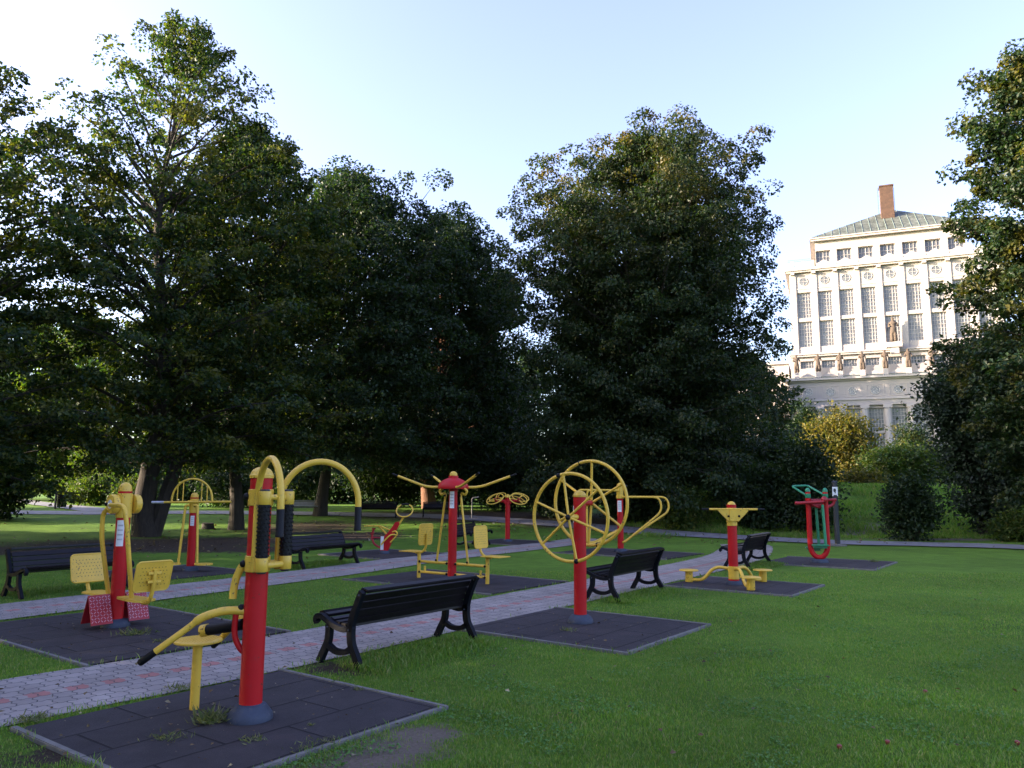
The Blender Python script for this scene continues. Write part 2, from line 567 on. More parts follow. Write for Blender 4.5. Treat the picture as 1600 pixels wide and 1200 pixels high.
SOIL = []
def soil_at(px, py, rx, ry, k=1.0):
    g = G(px, py); SOIL.append((g.x, g.y, rx, ry, k))
for x in range(-20, 420, 60):
    soil_at(x, 858, 1.5, 1.8, 0.75)
soil_at(230, 850, 5.0, 3.5, 0.9); soil_at(350, 845, 4.0, 2.5, 0.8); soil_at(60, 860, 4.0, 2.2, 0.8)
soil_at(545, 1210, 0.16, 0.12, 1.2); soil_at(585, 1190, 0.16, 0.10, 1.2); soil_at(622, 1172, 0.15, 0.09, 1.2); soil_at(660, 1152, 0.13, 0.07, 1.1)
soil_at(90, 1180, 0.22, 0.3, 0.75); soil_at(535, 1045, 0.28, 0.16, 0.9); soil_at(1370, 832, 1.6, 1.8, 1.1)
soil_at(1500, 842, 4.5, 1.2, 0.7); soil_at(1040, 815, 9, 4, 0.9); soil_at(760, 806, 9, 5, 0.8); soil_at(480, 825, 3.5, 5, 0.7)
soil_at(560, 838, 2.0, 2.5, 0.9); soil_at(940, 930, 0.3, 0.25, 0.6); soil_at(1395, 835, 2.2, 1.0, 0.8)

xs, ys = grid_axis(-700, 700, -26, 26, 0.25), grid_axis(-200, 900, 0, 52, 0.25)
gx, gy = np.meshgrid(xs, ys)
gz = ground_h(gx, gy) + 0.012 * (np.sin(gx * 1.7 + gy * .6) * np.sin(gy * 1.3 - gx * .4)) * S(0, .5, np.where(paved_mask(gx, gy, 0.4), 0.0, 1.0)) * 0.6 - 0.004
nx_, ny_ = len(xs), len(ys)
idx = np.arange(nx_ * ny_).reshape(ny_, nx_)
fc = np.stack([idx[:-1, :-1], idx[:-1, 1:], idx[1:, 1:], idx[1:, :-1]], -1).reshape(-1, 4)

def np_mesh(name, verts, faces, mat, parent=None, smooth=False):
    verts = np.asarray(verts, np.float32).reshape(-1, 3)
    faces = np.asarray(faces, np.int32)
    k = faces.shape[1]
    me = bpy.data.meshes.new(name)
    me.vertices.add(len(verts))
    me.vertices.foreach_set("co", verts.ravel())
    me.loops.add(faces.size)
    me.loops.foreach_set("vertex_index", faces.ravel())
    me.polygons.add(len(faces))
    me.polygons.foreach_set("loop_start", np.arange(0, faces.size, k, dtype=np.int32))
    me.polygons.foreach_set("use_smooth", np.full(len(faces), smooth))
    me.update(calc_edges=True)
    me.materials.append(mat)
    o = bpy.data.objects.new(name, me)
    COL.objects.link(o)
    if parent is not None:
        o.parent = parent
    return o

ground = np_mesh("ground", np.stack([gx, gy, gz], -1), fc, ground_mat(), smooth=True)
tag(ground, kind="structure")
soil = np.zeros(gx.size)
for (sx, sy, rx, ry, k) in SOIL:
    d = np.sqrt(((gx.ravel() - sx) / (rx + .25)) ** 2 + ((gy.ravel() - sy) / (ry + .25)) ** 2)
    soil = np.maximum(soil, k * np.clip(1.35 - d, 0, 1))
at = ground.data.attributes.new("soil", 'FLOAT', 'POINT')
at.data.foreach_set("value", soil.astype(np.float32))
pale_v = np.zeros(gx.size)
for (sx, sy, rx, ry, k) in SOIL:
    if k >= 1.0:
        d = np.sqrt(((gx.ravel() - sx) / (rx * 2 + .4)) ** 2 + ((gy.ravel() - sy) / (ry * 2 + .5)) ** 2)
        pale_v = np.maximum(pale_v, (d < 1.3).astype(float))
at2 = ground.data.attributes.new("pale_soil", 'FLOAT', 'POINT')
at2.data.foreach_set("value", pale_v.astype(np.float32))

def paver_mat(name, red=True):
    m, n, l, b = new_mat(name)
    uv = n.new("ShaderNodeUVMap")
    tc = nd(n, "ShaderNodeTexCoord")
    wob = nd(n, "ShaderNodeTexNoise", Scale=5.0, Detail=2.0)
    l.new(uv.outputs[0], wob.inputs["Vector"])
    sep = n.new("ShaderNodeSeparateXYZ")
    l.new(uv.outputs[0], sep.inputs[0])
    # interlocking blocks: zigzag the joints
    wv = nd(n, "ShaderNodeMath", operation='PINGPONG')
    wv.inputs[1].default_value = 0.05
    l.new(sep.outputs[0], wv.inputs[0])
    ws = nd(n, "ShaderNodeMath", operation='MULTIPLY'); ws.inputs[1].default_value = 0.45
    l.new(wv.outputs[0], ws.inputs[0])
    ay = nd(n, "ShaderNodeMath", operation='ADD')
    l.new(sep.outputs[1], ay.inputs[0]); l.new(ws.outputs[0], ay.inputs[1])
    wv2 = nd(n, "ShaderNodeMath", operation='PINGPONG'); wv2.inputs[1].default_value = 0.05
    l.new(sep.outputs[1], wv2.inputs[0])
    ws2 = nd(n, "ShaderNodeMath", operation='MULTIPLY'); ws2.inputs[1].default_value = 0.45
    l.new(wv2.outputs[0], ws2.inputs[0])
    axn = nd(n, "ShaderNodeMath", operation='ADD')
    l.new(sep.outputs[0], axn.inputs[0]); l.new(ws2.outputs[0], axn.inputs[1])
    shf = nd(n, "ShaderNodeMath", operation='ADD'); shf.inputs[1].default_value = 0.0825 + 0.165 * 8
    l.new(ay.outputs[0], shf.inputs[0])
    cb = n.new("ShaderNodeCombineXYZ")
    l.new(axn.outputs[0], cb.inputs[0]); l.new(shf.outputs[0], cb.inputs[1])
    br = n.new("ShaderNodeTexBrick")
    br.inputs["Scale"].default_value = 1.0
    br.inputs["Brick Width"].default_value = 0.1525
    br.inputs["Row Height"].default_value = 0.165
    br.inputs["Mortar Size"].default_value = 0.006
    br.inputs["Mortar Smooth"].default_value = 0.3
    br.inputs["Color1"].default_value = (0.244, 0.212, 0.190, 1)
    br.inputs["Color2"].default_value = (0.315, 0.275, 0.246, 1)
    br.inputs["Mortar"].default_value = (0.075, 0.072, 0.070, 1)
    l.new(cb.outputs[0], br.inputs["Vector"])
    out = br.outputs[0]
    if red:
        fr = nd(n, "ShaderNodeMath", operation='FRACT')
        dv = nd(n, "ShaderNodeMath", operation='DIVIDE'); dv.inputs[1].default_value = 0.305
        l.new(axn.outputs[0], dv.inputs[0]); l.new(dv.outputs[0], fr.inputs[0])
        lt = nd(n, "ShaderNodeMath", operation='LESS_THAN'); lt.inputs[1].default_value = 0.56
        l.new(fr.outputs[0], lt.inputs[0])
        ab = nd(n, "ShaderNodeMath", operation='ABSOLUTE')
        of = nd(n, "ShaderNodeMath", operation='ADD'); of.inputs[1].default_value = 0.0
        l.new(ay.outputs[0], of.inputs[0]); l.new(of.outputs[0], ab.inputs[0])
        l2 = nd(n, "ShaderNodeMath", operation='LESS_THAN'); l2.inputs[1].default_value = 0.0825
        l.new(ab.outputs[0], l2.inputs[0])
        mu = nd(n, "ShaderNodeMath", operation='MULTIPLY')
        l.new(lt.outputs[0], mu.inputs[0]); l.new(l2.outputs[0], mu.inputs[1])
        m2 = nd(n, "ShaderNodeMath", operation='MULTIPLY'); m2.inputs[1].default_value = 0.72
        l.new(mu.outputs[0], m2.inputs[0])
        iv = nd(n, "ShaderNodeMath", operation='SUBTRACT'); iv.inputs[0].default_value = 1.0
        l.new(br.outputs["Fac"], iv.inputs[1])
        m3 = nd(n, "ShaderNodeMath", operation='MULTIPLY')
        l.new(m2.outputs[0], m3.inputs[0]); l.new(iv.outputs[0], m3.inputs[1])
        mx = n.new("ShaderNodeMixRGB")
        l.new(m3.outputs[0], mx.inputs[0]); l.new(out, mx.inputs[1])
        mx.inputs[2].default_value = (0.36, 0.105, 0.085, 1)
        out = mx.outputs[0]
    st = nd(n, "ShaderNodeTexNoise", Scale=1.3, Detail=8.0, Roughness=0.7)
    l.new(tc.outputs["Object"], st.inputs["Vector"])
    hv = n.new("ShaderNodeHueSaturation")
    mr = nd(n, "ShaderNodeMapRange")
    mr.inputs[1].default_value = .3; mr.inputs[2].default_value = .7
    mr.inputs[3].default_value = .72; mr.inputs[4].default_value = 1.2
    l.new(st.outputs[0], mr.inputs[0]); l.new(mr.outputs[0], hv.inputs["Value"]); l.new(out, hv.inputs["Color"])
    l.new(hv.outputs[0], b.inputs["Base Color"])
    b.inputs["Roughness"].default_value = 0.85
    gr = nd(n, "ShaderNodeTexNoise", Scale=220.0, Detail=3.0)
    l.new(tc.outputs["Object"], gr.inputs["Vector"])
    b1 = nd(n, "ShaderNodeBump", Strength=0.3, Distance=0.004)
    l.new(gr.outputs[0], b1.inputs["Height"])
    b2 = nd(n, "ShaderNodeBump", Strength=0.8, Distance=0.008)
    iv2 = nd(n, "ShaderNodeMath", operation='SUBTRACT'); iv2.inputs[0].default_value = 1.0
    l.new(br.outputs["Fac"], iv2.inputs[1])
    l.new(iv2.outputs[0], b2.inputs["Height"]); l.new(b1.outputs[0], b2.inputs["Normal"])
    l.new(b2.outputs[0], b.inputs["Normal"])
    return m

PAVE = paver_mat("paving_blocks")
ASPH = paint("path_asphalt", (0.17, 0.165, 0.18), 0.9, 0.22, 1.6, 0.01, dirt=(0.09, 0.08, 0.07), dirt_amt=0.35)

def make_path(name, pts, w, mat, lift, wob=0.0):
    vs, fs, uvs = [], [], []
    u = 0
    K = 6
    rnd = random.Random(3)
    for i, p in enumerate(pts):
        a = pts[max(i - 1, 0)]; b = pts[min(i + 1, len(pts) - 1)]
        t = (b - a).normalized()
        nn = Vector((-t.y, t.x, 0))
        if i: u += (p - pts[i - 1]).length
        for k in range(K + 1):
            v = (k / K - .5) * 2 * w
            if k in (0, K): v += rnd.uniform(-wob, wob)
            q = p + nn * v
            vs.append((q.x, q.y, float(ground_h(q.x, q.y)) + lift))
            uvs.append((u, v))
    for i in range(len(pts) - 1):
        for k in range(K):
            a = i * (K + 1) + k
            fs.append((a, a + 1, a + K + 2, a + K + 1))
    me = bpy.data.meshes.new(name)
    me.from_pydata(vs, [], fs)
    ul = me.uv_layers.new(name="UVMap")
    for lo in me.loops:
        ul.data[lo.index].uv = uvs[lo.vertex_index]
    me.materials.append(mat)
    o = bpy.data.objects.new(name, me)
    COL.objects.link(o)
    bm = bmesh.new(); bm.from_mesh(me); bmesh.ops.recalc_face_normals(bm, faces=bm.faces[:])
    if bm.faces[:][0].normal.z < 0:
        bmesh.ops.reverse_faces(bm, faces=bm.faces[:])
    bm.to_mesh(me); bm.free()
    return tag(o, kind="structure")

make_path("path", PS[0][0], PS[0][1], PAVE, 0.008, 0.015)
make_path("path", PS[1][0], PS[1][1], PAVE, 0.012, 0.015)
make_path("path", PS[2][0], PS[2][1], ASPH, 0.030, 0.05)
make_path("path", PS[3][0], PS[3][1], ASPH, 0.040, 0.05)

def rubber_mat():
    m, n, l, b = new_mat("rubber_tiles")
    tc = nd(n, "ShaderNodeTexCoord")
    br = n.new("ShaderNodeTexBrick")
    br.offset = 0.5
    br.inputs["Scale"].default_value = 1.0
    br.inputs["Brick Width"].default_value = 1.0
    br.inputs["Row Height"].default_value = 0.5
    br.inputs["Mortar Size"].default_value = 0.011
    br.inputs["Mortar Smooth"].default_value = 0.4
    br.inputs["Color1"].default_value = (0.038, 0.032, 0.033, 1)
    br.inputs["Color2"].default_value = (0.045, 0.038, 0.039, 1)
    br.inputs["Mortar"].default_value = (0.009, 0.008, 0.009, 1)
    mp = n.new("ShaderNodeMapping")
    mp.inputs["Rotation"].default_value = (0, 0, math.pi / 2)
    mp.inputs["Location"].default_value = (0.06, 0.03, 0)
    l.new(tc.outputs["Object"], mp.inputs[0])
    l.new(mp.outputs[0], br.inputs["Vector"])
    n1 = nd(n, "ShaderNodeTexNoise", Scale=2.2, Detail=9.0, Roughness=0.72)
    l.new(tc.outputs["Object"], n1.inputs["Vector"])
    r1 = ramp(n, [(0.35, (0.6, 0.6, 0.6)), (0.6, (1.0, 1.0, 1.0)), (0.75, (1.45, 1.15, 1.05))])
    l.new(n1.outputs[0], r1.inputs[0])
    mx = n.new("ShaderNodeMixRGB"); mx.blend_type = 'MULTIPLY'; mx.inputs[0].default_value = 1
    l.new(br.outputs[0], mx.inputs[1]); l.new(r1.outputs[0], mx.inputs[2])
    n2 = nd(n, "ShaderNodeTexNoise", Scale=260.0, Detail=2.0)
    l.new(tc.outputs["Object"], n2.inputs["Vector"])
    r2 = ramp(n, [(0.35, (0.55, 0.55, 0.55)), (0.65, (1.4, 1.4, 1.4))])
    l.new(n2.outputs[0], r2.inputs[0])
    m2 = n.new("ShaderNodeMixRGB"); m2.blend_type = 'MULTIPLY'; m2.inputs[0].default_value = 0.7
    l.new(mx.outputs[0], m2.inputs[1]); l.new(r2.outputs[0], m2.inputs[2])
    l.new(m2.outputs[0], b.inputs["Base Color"])
    b.inputs["Roughness"].default_value = 0.8
    b.inputs["Specular IOR Level"].default_value = 0.3
    b1 = nd(n, "ShaderNodeBump", Strength=0.5, Distance=0.004)
    l.new(n2.outputs[0], b1.inputs["Height"])
    iv = nd(n, "ShaderNodeMath", operation='SUBTRACT'); iv.inputs[0].default_value = 1.0
    l.new(br.outputs["Fac"], iv.inputs[1])
    b2 = nd(n, "ShaderNodeBump", Strength=1.0, Distance=0.012)
    l.new(iv.outputs[0], b2.inputs["Height"]); l.new(b1.outputs[0], b2.inputs["Normal"])
    l.new(b2.outputs[0], b.inputs["Normal"])
    return m

RUB = rubber_mat()
for (c, a, b_) in PADS:
    z0 = 0.0
    mb = MB(); mb.box((0, 0, -0.03), (2 * a, 2 * b_, 0.095))
    o = mb.build("rubber_ground", RUB, loc=(c[0], c[1], z0))
    o.rotation_euler = (0, 0, R(-36.5)); tag(o, kind="structure")
    kb = MB()
    i_pad = PADS.index((c, a, b_))
    sides = {0: "PAB", 3: "PAB", 4: "PAB", 5: "PAB", 6: "MAB", 7: "MAB", 9: "MAB"}.get(i_pad, "AB")
    for key, sx in (("M", -1), ("P", 1)):
        if key not in sides: continue
        n = max(2, int(round(2 * b_ / 1.0)))
        for i in range(n):
            L = 2 * b_ / n
            kb.box((sx * (a + 0.026), -b_ + L * (i + .5), -0.03 + random.uniform(0, .004)), (0.05, L - 0.006, 0.11), bev=0.006)
    for key, sy in (("A", -1), ("B", 1)):
        if key not in sides: continue
        n = max(2, int(round(2 * a / 1.0)))
        for i in range(n):
            L = (2 * a + 0.1) / n
            kb.box((-a - .05 + L * (i + .5), sy * (b_ + 0.026), -0.03 + random.uniform(0, .004)), (L - 0.006, 0.05, 0.11), bev=0.006)
    k = kb.build("kerb", KERB, loc=(c[0], c[1], z0)); k.rotation_euler = (0, 0, R(-36.5)); tag(k, kind="structure")


# ------------------------------------------------------------------ fitness machines
PZ = 0.018   # top of the rubber tiles

def boot(parent, r=0.085, R1=0.17, h=0.10):
    return MB().lathe([(R1, 0.0), (R1 * 1.0, 0.015), (R1 * .96, 0.045), (R1 * .82, 0.075), (r * 1.35, h * .95), (r * 1.06, h), (r * 1.0, h + .004)], seg=28).build("base_cover", BOOT, parent)

def dome(parent, z, r, mat, top=None, lip=0.008, name="cap"):
    top = top or r * .95
    prof = [(r + lip, z), (r + lip, z + .022), (r + lip * .3, z + .028)]
    for i in range(1, 8):
        a = i / 7 * math.pi / 2
        prof.append((max(r * math.cos(a), 1e-3), z + .028 + (top - .028) * math.sin(a)))
    return MB().lathe(prof, seg=28).build(name, mat, parent)

def pole(parent, z1, r, mat=None, name="post", z0=0.05):
    return MB().lathe([(r, z0), (r, z1)], seg=32).build(name, mat or RED, parent)

def collar(parent, za, zb, r, mat=None, name="collar"):
    mat = mat or YEL
    return MB().lathe([(r - .006, za), (r, za + .004), (r, zb - .004), (r - .006, zb)], seg=32).build(name, mat, parent)

def bolt(parent, p, r=0.022, name="bolt_cap"):
    return MB().ball(p, r).build(name, BLK, parent)

def plate_on(parent, ang, r, z0, z1, w, name="info_plate"):
    """a thin curved sticker plate wrapped on a post"""
    vs, fs = [], []
    K = 6
    for i in range(K + 1):
        a = ang + (i / K - .5) * w / r
        for z in (z0, z1):
            for rr in (r + .001, r + .004):
                vs.append((rr * math.cos(a), rr * math.sin(a), z))
    for i in range(K):
        o = i * 4; q = o + 4
        fs += [(o + 1, q + 1, q + 3, o + 3), (o, o + 2, q + 2, q), (o, q, q + 1, o + 1), (o + 2, o + 3, q + 3, q + 2)]
    fs += [(0, 1, 3, 2), (K * 4, K * 4 + 2, K * 4 + 3, K * 4 + 1)]
    mb = MB().add(vs, fs)
    mb.cur = 1
    dz = (z1 - z0)
    for k in range(4):
        zc = z1 - dz * (.2 + .18 * k)
        vs, fs = [], []
        for i in range(K + 1):
            a = ang + (i / K - .5) * w * .7 / r
            for z in (zc - dz * .03, zc + dz * .03):
                vs.append(((r + .0055) * math.cos(a), (r + .0055) * math.sin(a), z))
        for i in range(K):
            fs.append((i * 2, i * 2 + 2, i * 2 + 3, i * 2 + 1))
        mb.add(vs, fs)
    return mb.build(name, [PLATE, GREYC], parent)

def at(px, py, z=PZ):
    g = G(px, py)
    return (g.x, g.y, z)

def toward_cam(o_loc, rz):
    """local angle that looks at the camera"""
    return math.atan2(-o_loc[1], -o_loc[0]) - rz

# ---- massage post in front
loc = at(390, 1130); rz = R(-24)
t = thing("massage_machine", "red post with two black knobbed rollers and yellow arched arms, nearest the camera", "exercise machine", loc, rz, "outdoor gym machines")
def wl(dx, dy, a=rz):
    return (dx * math.cos(a) + dy * math.sin(a), -dx * math.sin(a) + dy * math.cos(a))
pr = 0.083
pole(t, 1.785, pr); boot(t, pr, 0.165, 0.11)
dome(t, 1.775, pr, YEL, 0.088)
c1 = collar(t, 1.565, 1.69, pr + .011); c2 = collar(t, 1.07, 1.19, pr + .011)
for c, z in ((c1, 1.635), (c2, 1.13)):
    for d in ((-.93, -.38), (.35, -1)):
        q = Vector(wl(*d)).normalized() * (pr + .020)
        bolt(c, (q.x, q.y, z), 0.027)
RX = 0.155
for z, rr in ((1.63, .020), (1.125, .024)):
    MB().tube([(pr * .8, -.05, z), (RX, -.13, z), (RX, .13, z), (pr * .8, .05, z)], rr).build("roller_bracket", YEL, t)
for y in (-.13, .13):
    ro = MB().lathe([(.043, 1.185), (.043, 1.575)], (RX, y, 0), seg=24)
    for k in range(13):
        for j in range(10):
            a = 2 * math.pi * (j + .5 * (k % 2)) / 10
            ro.lathe([(.008, 0), (.006, .0055), (.002, .0075)], (RX + .0425 * math.cos(a), y + .0425 * math.sin(a), 1.20 + k * .030), axis=(math.cos(a), math.sin(a), 0), seg=6)
    ro = ro.build("massage_roller", BLK, t)
    for za, zb in ((1.085, 1.185), (1.575, 1.675)):
        MB().lathe([(.044, za), (.047, za + .004), (.047, zb - .004), (.044, zb)], (RX, y, 0), seg=24).build("end_sleeve", YEL, ro)
    MB().lathe([(.036, 1.675), (.036, 1.684), (.03, 1.690)], (RX, y, 0)).build("end_plug", DMET, ro)
    MB().lathe([(.03, 1.07), (.038, 1.078), (.038, 1.085)], (RX, y, 0)).build("end_plug", DMET, ro)
for sgn, a0 in ((-1, R(-33)), (1, R(38))):
    p0 = Vector((.083, sgn * .127, 0))
    d = Vector((math.cos(a0), math.sin(a0), 0))
    rad = .30
    pts = [p0 + Vector((0, 0, 1.08)), p0 + Vector((0, 0, 1.35)), p0 + Vector((0, 0, 1.56))]
    for k in range(1, 25):
        th = math.pi - math.pi * k / 24
        pts.append(p0 + d * (rad + rad * math.cos(th)) + Vector((0, 0, 1.585 + .325 * math.sin(th))))
    pts.append(pts[-1] - Vector((0, 0, .03)))
    am = MB().tube(pts, .0245, 16).build("arched_arm", YEL, t)
    e = pts[-1]
    MB().lathe([(.026, -.19), (.030, -.188), (.030, -.172), (.0275, -.168), (.0275, -.004), (.026, 0)], e, seg=18).build("grip", BLK, am)
    MB().tube([p0 + Vector((0, 0, 1.13)), Vector((.05, sgn * .07, 1.13))], .022).build("arm_bracket", YEL, am)
    MB().tube([p0 + Vector((0, 0, 1.63)), Vector((.05, sgn * .07, 1.63))], .02).build("arm_bracket", YEL, am)
q = Vector((*wl(-1, -.1), 0)).normalized()
MB().tube(catmull([q * .07 + Vector((0, 0, 1.13)), q * .105 + Vector((0, 0, 1.12)), q * .145 + Vector((0, 0, 1.04)), q * .165 + Vector((0, 0, .95)), q * .17 + Vector((0, 0, .87))], 6), .029, 14).build("curved_handle", YEL, t)
# lower back roller with its two handles
for ang, nm in ((190, 0), (134, 1)):
    a = R(ang) - rz
    d = Vector((math.cos(a), math.sin(a), 0))
    prof = [(.07, .775), (.16, .785), (.26, .775), (.38, .735), (.48, .66), (.58, .585), (.70, .495)]
    if nm: prof = [(.07, .70), (.16, .705), (.26, .68), (.40, .60), (.52, .53), (.60, .485)]
    pts = catmull([d * x + Vector((0, 0, z)) for x, z in prof], 6)
    hb = MB().tube(pts, [.031 if i < len(pts) * .55 else .024 for i in range(len(pts))], 14).build("handle_bar", YEL, t)
    e, f = pts[-1], pts[-2]
    dd = (e - f).normalized()
    MB().tube([e - dd * .01, e + dd * .115, e + dd * .125], [.0265, .0265, .02], 14).build("grip", BLK, hb)
    bolt(t, d * .10 + Vector((0, 0, .80 if not nm else .74)), .03)
dx = Vector((math.cos(R(165) - rz), math.sin(R(165) - rz), 0))
rr_ = MB().tube([dx * .10 + Vector((0, 0, .675)), dx * .42 + Vector((0, 0, .615))], .042, 20)
rr_ = rr_.build("back_roller", BLK, t)
MB().tube([dx * .40 + Vector((0, 0, .62)), dx * .455 + Vector((0, 0, .608))], .046, 20).build("end_sleeve", YEL, rr_)
MB().tube(catmull([q * .07 + Vector((0, 0, .48)), q * .10 + Vector((0, 0, .51)), q * .135 + Vector((0, 0, .58)), q * .145 + Vector((0, 0, .66)), q * .14 + Vector((0, 0, .76))], 6), .022, 12).build("support_bracket", RED, t)

# ---- stool beside it
loc = at(303, 1112)
t = thing("stool", "yellow round stool on one leg beside the nearest red post", "stool", loc, 0)
MB().lathe([(.036, 0), (.036, .50)], seg=20).build("leg", YEL, t)
sd = MB().lathe([(.165, .500), (.18, .503), (.183, .512), (.18, .520), (.172, .524)], seg=36)
for i in range(-6, 7):
    for j in range(-6, 7):
        if i * i + j * j < 36:
            sd.lathe([(.006, .5235), (.004, .5275)], (i * .026, j * .026, 0), seg=5)
sd.build("seat", YEL, t)

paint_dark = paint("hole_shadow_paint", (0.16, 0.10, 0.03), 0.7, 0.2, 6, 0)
def seat_back(parent, c, s, t_, w, h, tilt, mat=YEL, holes=True):
    """perforated plate: centre c, normal s (unit, horizontal), width axis t_"""
    up = Vector((0, 0, 1)) * math.cos(tilt) + s * math.sin(tilt)
    nrm = t_.cross(up).normalized()
    M = Matrix((t_, up, nrm)).transposed()
    M4 = Matrix.Translation(c) @ M.to_4x4()
    o2 = []
    rr = .05
    for cx, cy, a0 in ((w / 2 - rr, h / 2 - rr, 0), (-w / 2 + rr, h / 2 - rr, 90), (-w / 2 + rr, -h / 2 + rr, 180), (w / 2 - rr, -h / 2 + rr, 270)):
        for k in range(6):
            a = R(a0 + 90 * k / 5)
            o2.append((cx + rr * math.cos(a), cy + rr * math.sin(a)))
    pl = MB().prism(o2, .012, M4 @ Matrix.Translation((0, 0, -.006)))
    rim = [M4 @ Vector((x, y, 0)) for x, y in o2]
    pl.tube(rim, .011, 8, closed=True)
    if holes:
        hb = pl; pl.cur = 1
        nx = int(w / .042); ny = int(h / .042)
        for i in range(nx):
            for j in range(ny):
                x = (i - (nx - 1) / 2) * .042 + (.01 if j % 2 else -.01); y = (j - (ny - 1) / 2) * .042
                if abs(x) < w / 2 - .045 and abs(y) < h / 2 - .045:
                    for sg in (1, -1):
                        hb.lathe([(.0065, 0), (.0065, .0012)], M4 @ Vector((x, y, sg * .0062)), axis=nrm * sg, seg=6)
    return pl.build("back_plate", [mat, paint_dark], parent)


# ---- double leg press on the left
loc = at(180, 981); rz = R(-36.5)
t = thing("leg_press", "red post with two swinging yellow seats, left of the massage post", "exercise machine", loc, rz, "outdoor gym machines")
pole(t, 1.62, pr); boot(t, pr, .17, .09)
dome(t, 1.66, pr - .004, YEL, .115, lip=.002)
collar(t, 1.635, 1.665, pr - .001, RED, "red_band")
cl = collar(t, 1.33, 1.635, pr + .010)
tc_ = toward_cam(loc, rz)
bolt(cl, (math.cos(tc_ + .3) * .1, math.sin(tc_ + .3) * .1, 1.385), .02)
plate_on(t, tc_ - .30, pr, 0.98, 1.30, .085)
for sg in (-1, 1):
    qd = Vector((0, -sg, 0))          # axle direction across the seats
    ds = MB().lathe([(.105, .10), (.118, .105), (.122, .125), (.122, .165), (.115, .178), (.108, .181)], (0, 0, 1.50), axis=qd, seg=32).build("pivot_disc", YEL, t)
    MB().lathe([(.055, .1815), (.055, .1835)], (0, 0, 1.50), axis=qd, seg=24).build("disc_label", PLATE, ds)
    for sx in (-1, 1):
        bolt(ds, Vector((sx * .085, 0, 1.50)) + qd * .185, .023)
    ax = sg    # which way this seat lies
    arm = fillet([(.05, -.20, 1.49), (.40, -.20, 1.49), (.44, -.18, 1.28), (.40, -.03, .37)] if ax > 0 else [(-.02, -.19, 1.45), (-.12, -.20, 1.38), (-.155, -.18, 1.10), (-.19, -.02, .37)], .12)
    MB().tube(arm, .028, 14).build("swing_arm", YEL, t)
    st = MB()
    # saddle: a narrow board widening outwards
    bo = [(.15, -.085), (.24, -.11), (.52, -.135), (.66, -.13), (.70, -.08), (.70, .08), (.66, .13), (.52, .135), (.24, .11), (.17, .085)]
    if ax < 0: bo = [(-x, -y) for x, y in bo]
    st.prism(bo, .026, Matrix.Translation((0, 0, .352)))
    st.tube([(ax * .18, 0, .345), (ax * .72, 0, .345)], .022, 10)
    st.build("seat", YEL, t)
    sp = catmull([(ax * .60, 0, .335), (ax * .72, 0, .35), (ax * .79, 0, .44), (ax * .825, 0, .58), (ax * .835, 0, .74)], 6)
    MB().tube(sp, .024, 12).box((ax * .825, 0, .60), (.03, .16, .03)).box((ax * .83, 0, .70), (.03, .16, .03)).build("back_support", YEL, t)
    seat_back(t, Vector((ax * .80, 0, .66)), Vector((ax, 0, 0)), Vector((0, 1, 0)), .44, .36, R(14))
    # inverted-V tread plates for the feet
    tp = MB()
    y0 = .10 * sg; y1 = .36 * sg
    for s2 in (-1, 1):
        a3, b3, c3, d3 = Vector((0, y0, .40)), Vector((0, y1, .40)), Vector((s2 * .13, y1, .06)), Vector((s2 * .13, y0, .06))
        nn = (b3 - a3).cross(d3 - a3).normalized() * .005
        tp.add([a3 + nn, b3 + nn, c3 + nn, d3 + nn, a3 - nn, b3 - nn, c3 - nn, d3 - nn], [(0, 1, 2, 3), (7, 6, 5, 4), (0, 4, 5, 1), (1, 5, 6, 2), (2, 6, 7, 3), (3, 7, 4, 0)])
    tp = tp.build("tread_plate", DRED, t)
    st2 = MB()
    for s2 in (-1, 1):
        e1 = Vector((s2 * .13, 0, -.34)); L = e1.length; e1.normalize(); e2 = Vector((0, 1, 0)); nrm = e2.cross(e1) if s2 < 0 else e1.cross(e2)
        if nrm.z < 0: nrm = -nrm
        for i in range(9):
            for j in range(7):
                cc = Vector((0, min(y0, y1) + .02 + j * .037, .40)) + e1 * (.03 + i * .037)
                ad = (e1 + e2 * (1 if (i + j) % 2 else -1)).normalized()
                M = Matrix((ad, nrm.cross(ad), nrm)).transposed()
                st2.box(cc + nrm * .0072, (.028, .007, .005), M)
    st2.build("raised_pattern", PLATE if False else TREAD, tp)
MB().tube([(0, -.3, .20), (0, .3, .20)], .014).build("cross_bar", RED, t)

# ---- stepper with the arched handlebar
loc = at(297, 893); rz = R(-2)
t = thing("air_walker", "red post with a yellow half-circle handlebar and two hanging foot plates", "exercise machine", loc, rz, "outdoor gym machines")
pole(t, 1.5, pr); boot(t, pr, .17, .09)
cl = collar(t, 1.20, 1.46, pr + .010); collar(t, 1.46, 1.50, pr + .002, YEL, "upper_band"); collar(t, 1.50, 1.525, pr + .003, RED, "red_band")
dome(t, 1.525, pr - .006, YEL, .10, lip=.002)
tc_ = toward_cam(loc, rz)
plate_on(t, tc_ - .25, pr, .93, 1.14, .08)
bolt(cl, (math.cos(tc_ + .1) * .1, math.sin(tc_ + .1) * .1, 1.34), .02)
yb = -.12
ar = MB()
apts = [Vector((-.435, yb, 1.42))] + [Vector((.435 * -math.cos(math.pi * k / 28), yb, 1.47 + .445 * math.sin(math.pi * k / 28))) for k in range(29)] + [Vector((.435, yb, 1.42))]
ar.tube(apts, .021, 12)
ar.build("arched_handle", YEL, t)
for x in (-.32, -.20, .20, .32):
    MB().tube([(x, yb, 1.42), (x, yb, 1.47 + .445 * math.sqrt(1 - (x / .435) ** 2))], .012, 8).build("upright_bar", YEL, t)
hb = MB().tube([(-.62, yb, 1.42), (.84, yb, 1.44)], .022, 12).box((0, -.06, 1.43), (.20, .12, .07), bev=.01).build("cross_bar", YEL, t)
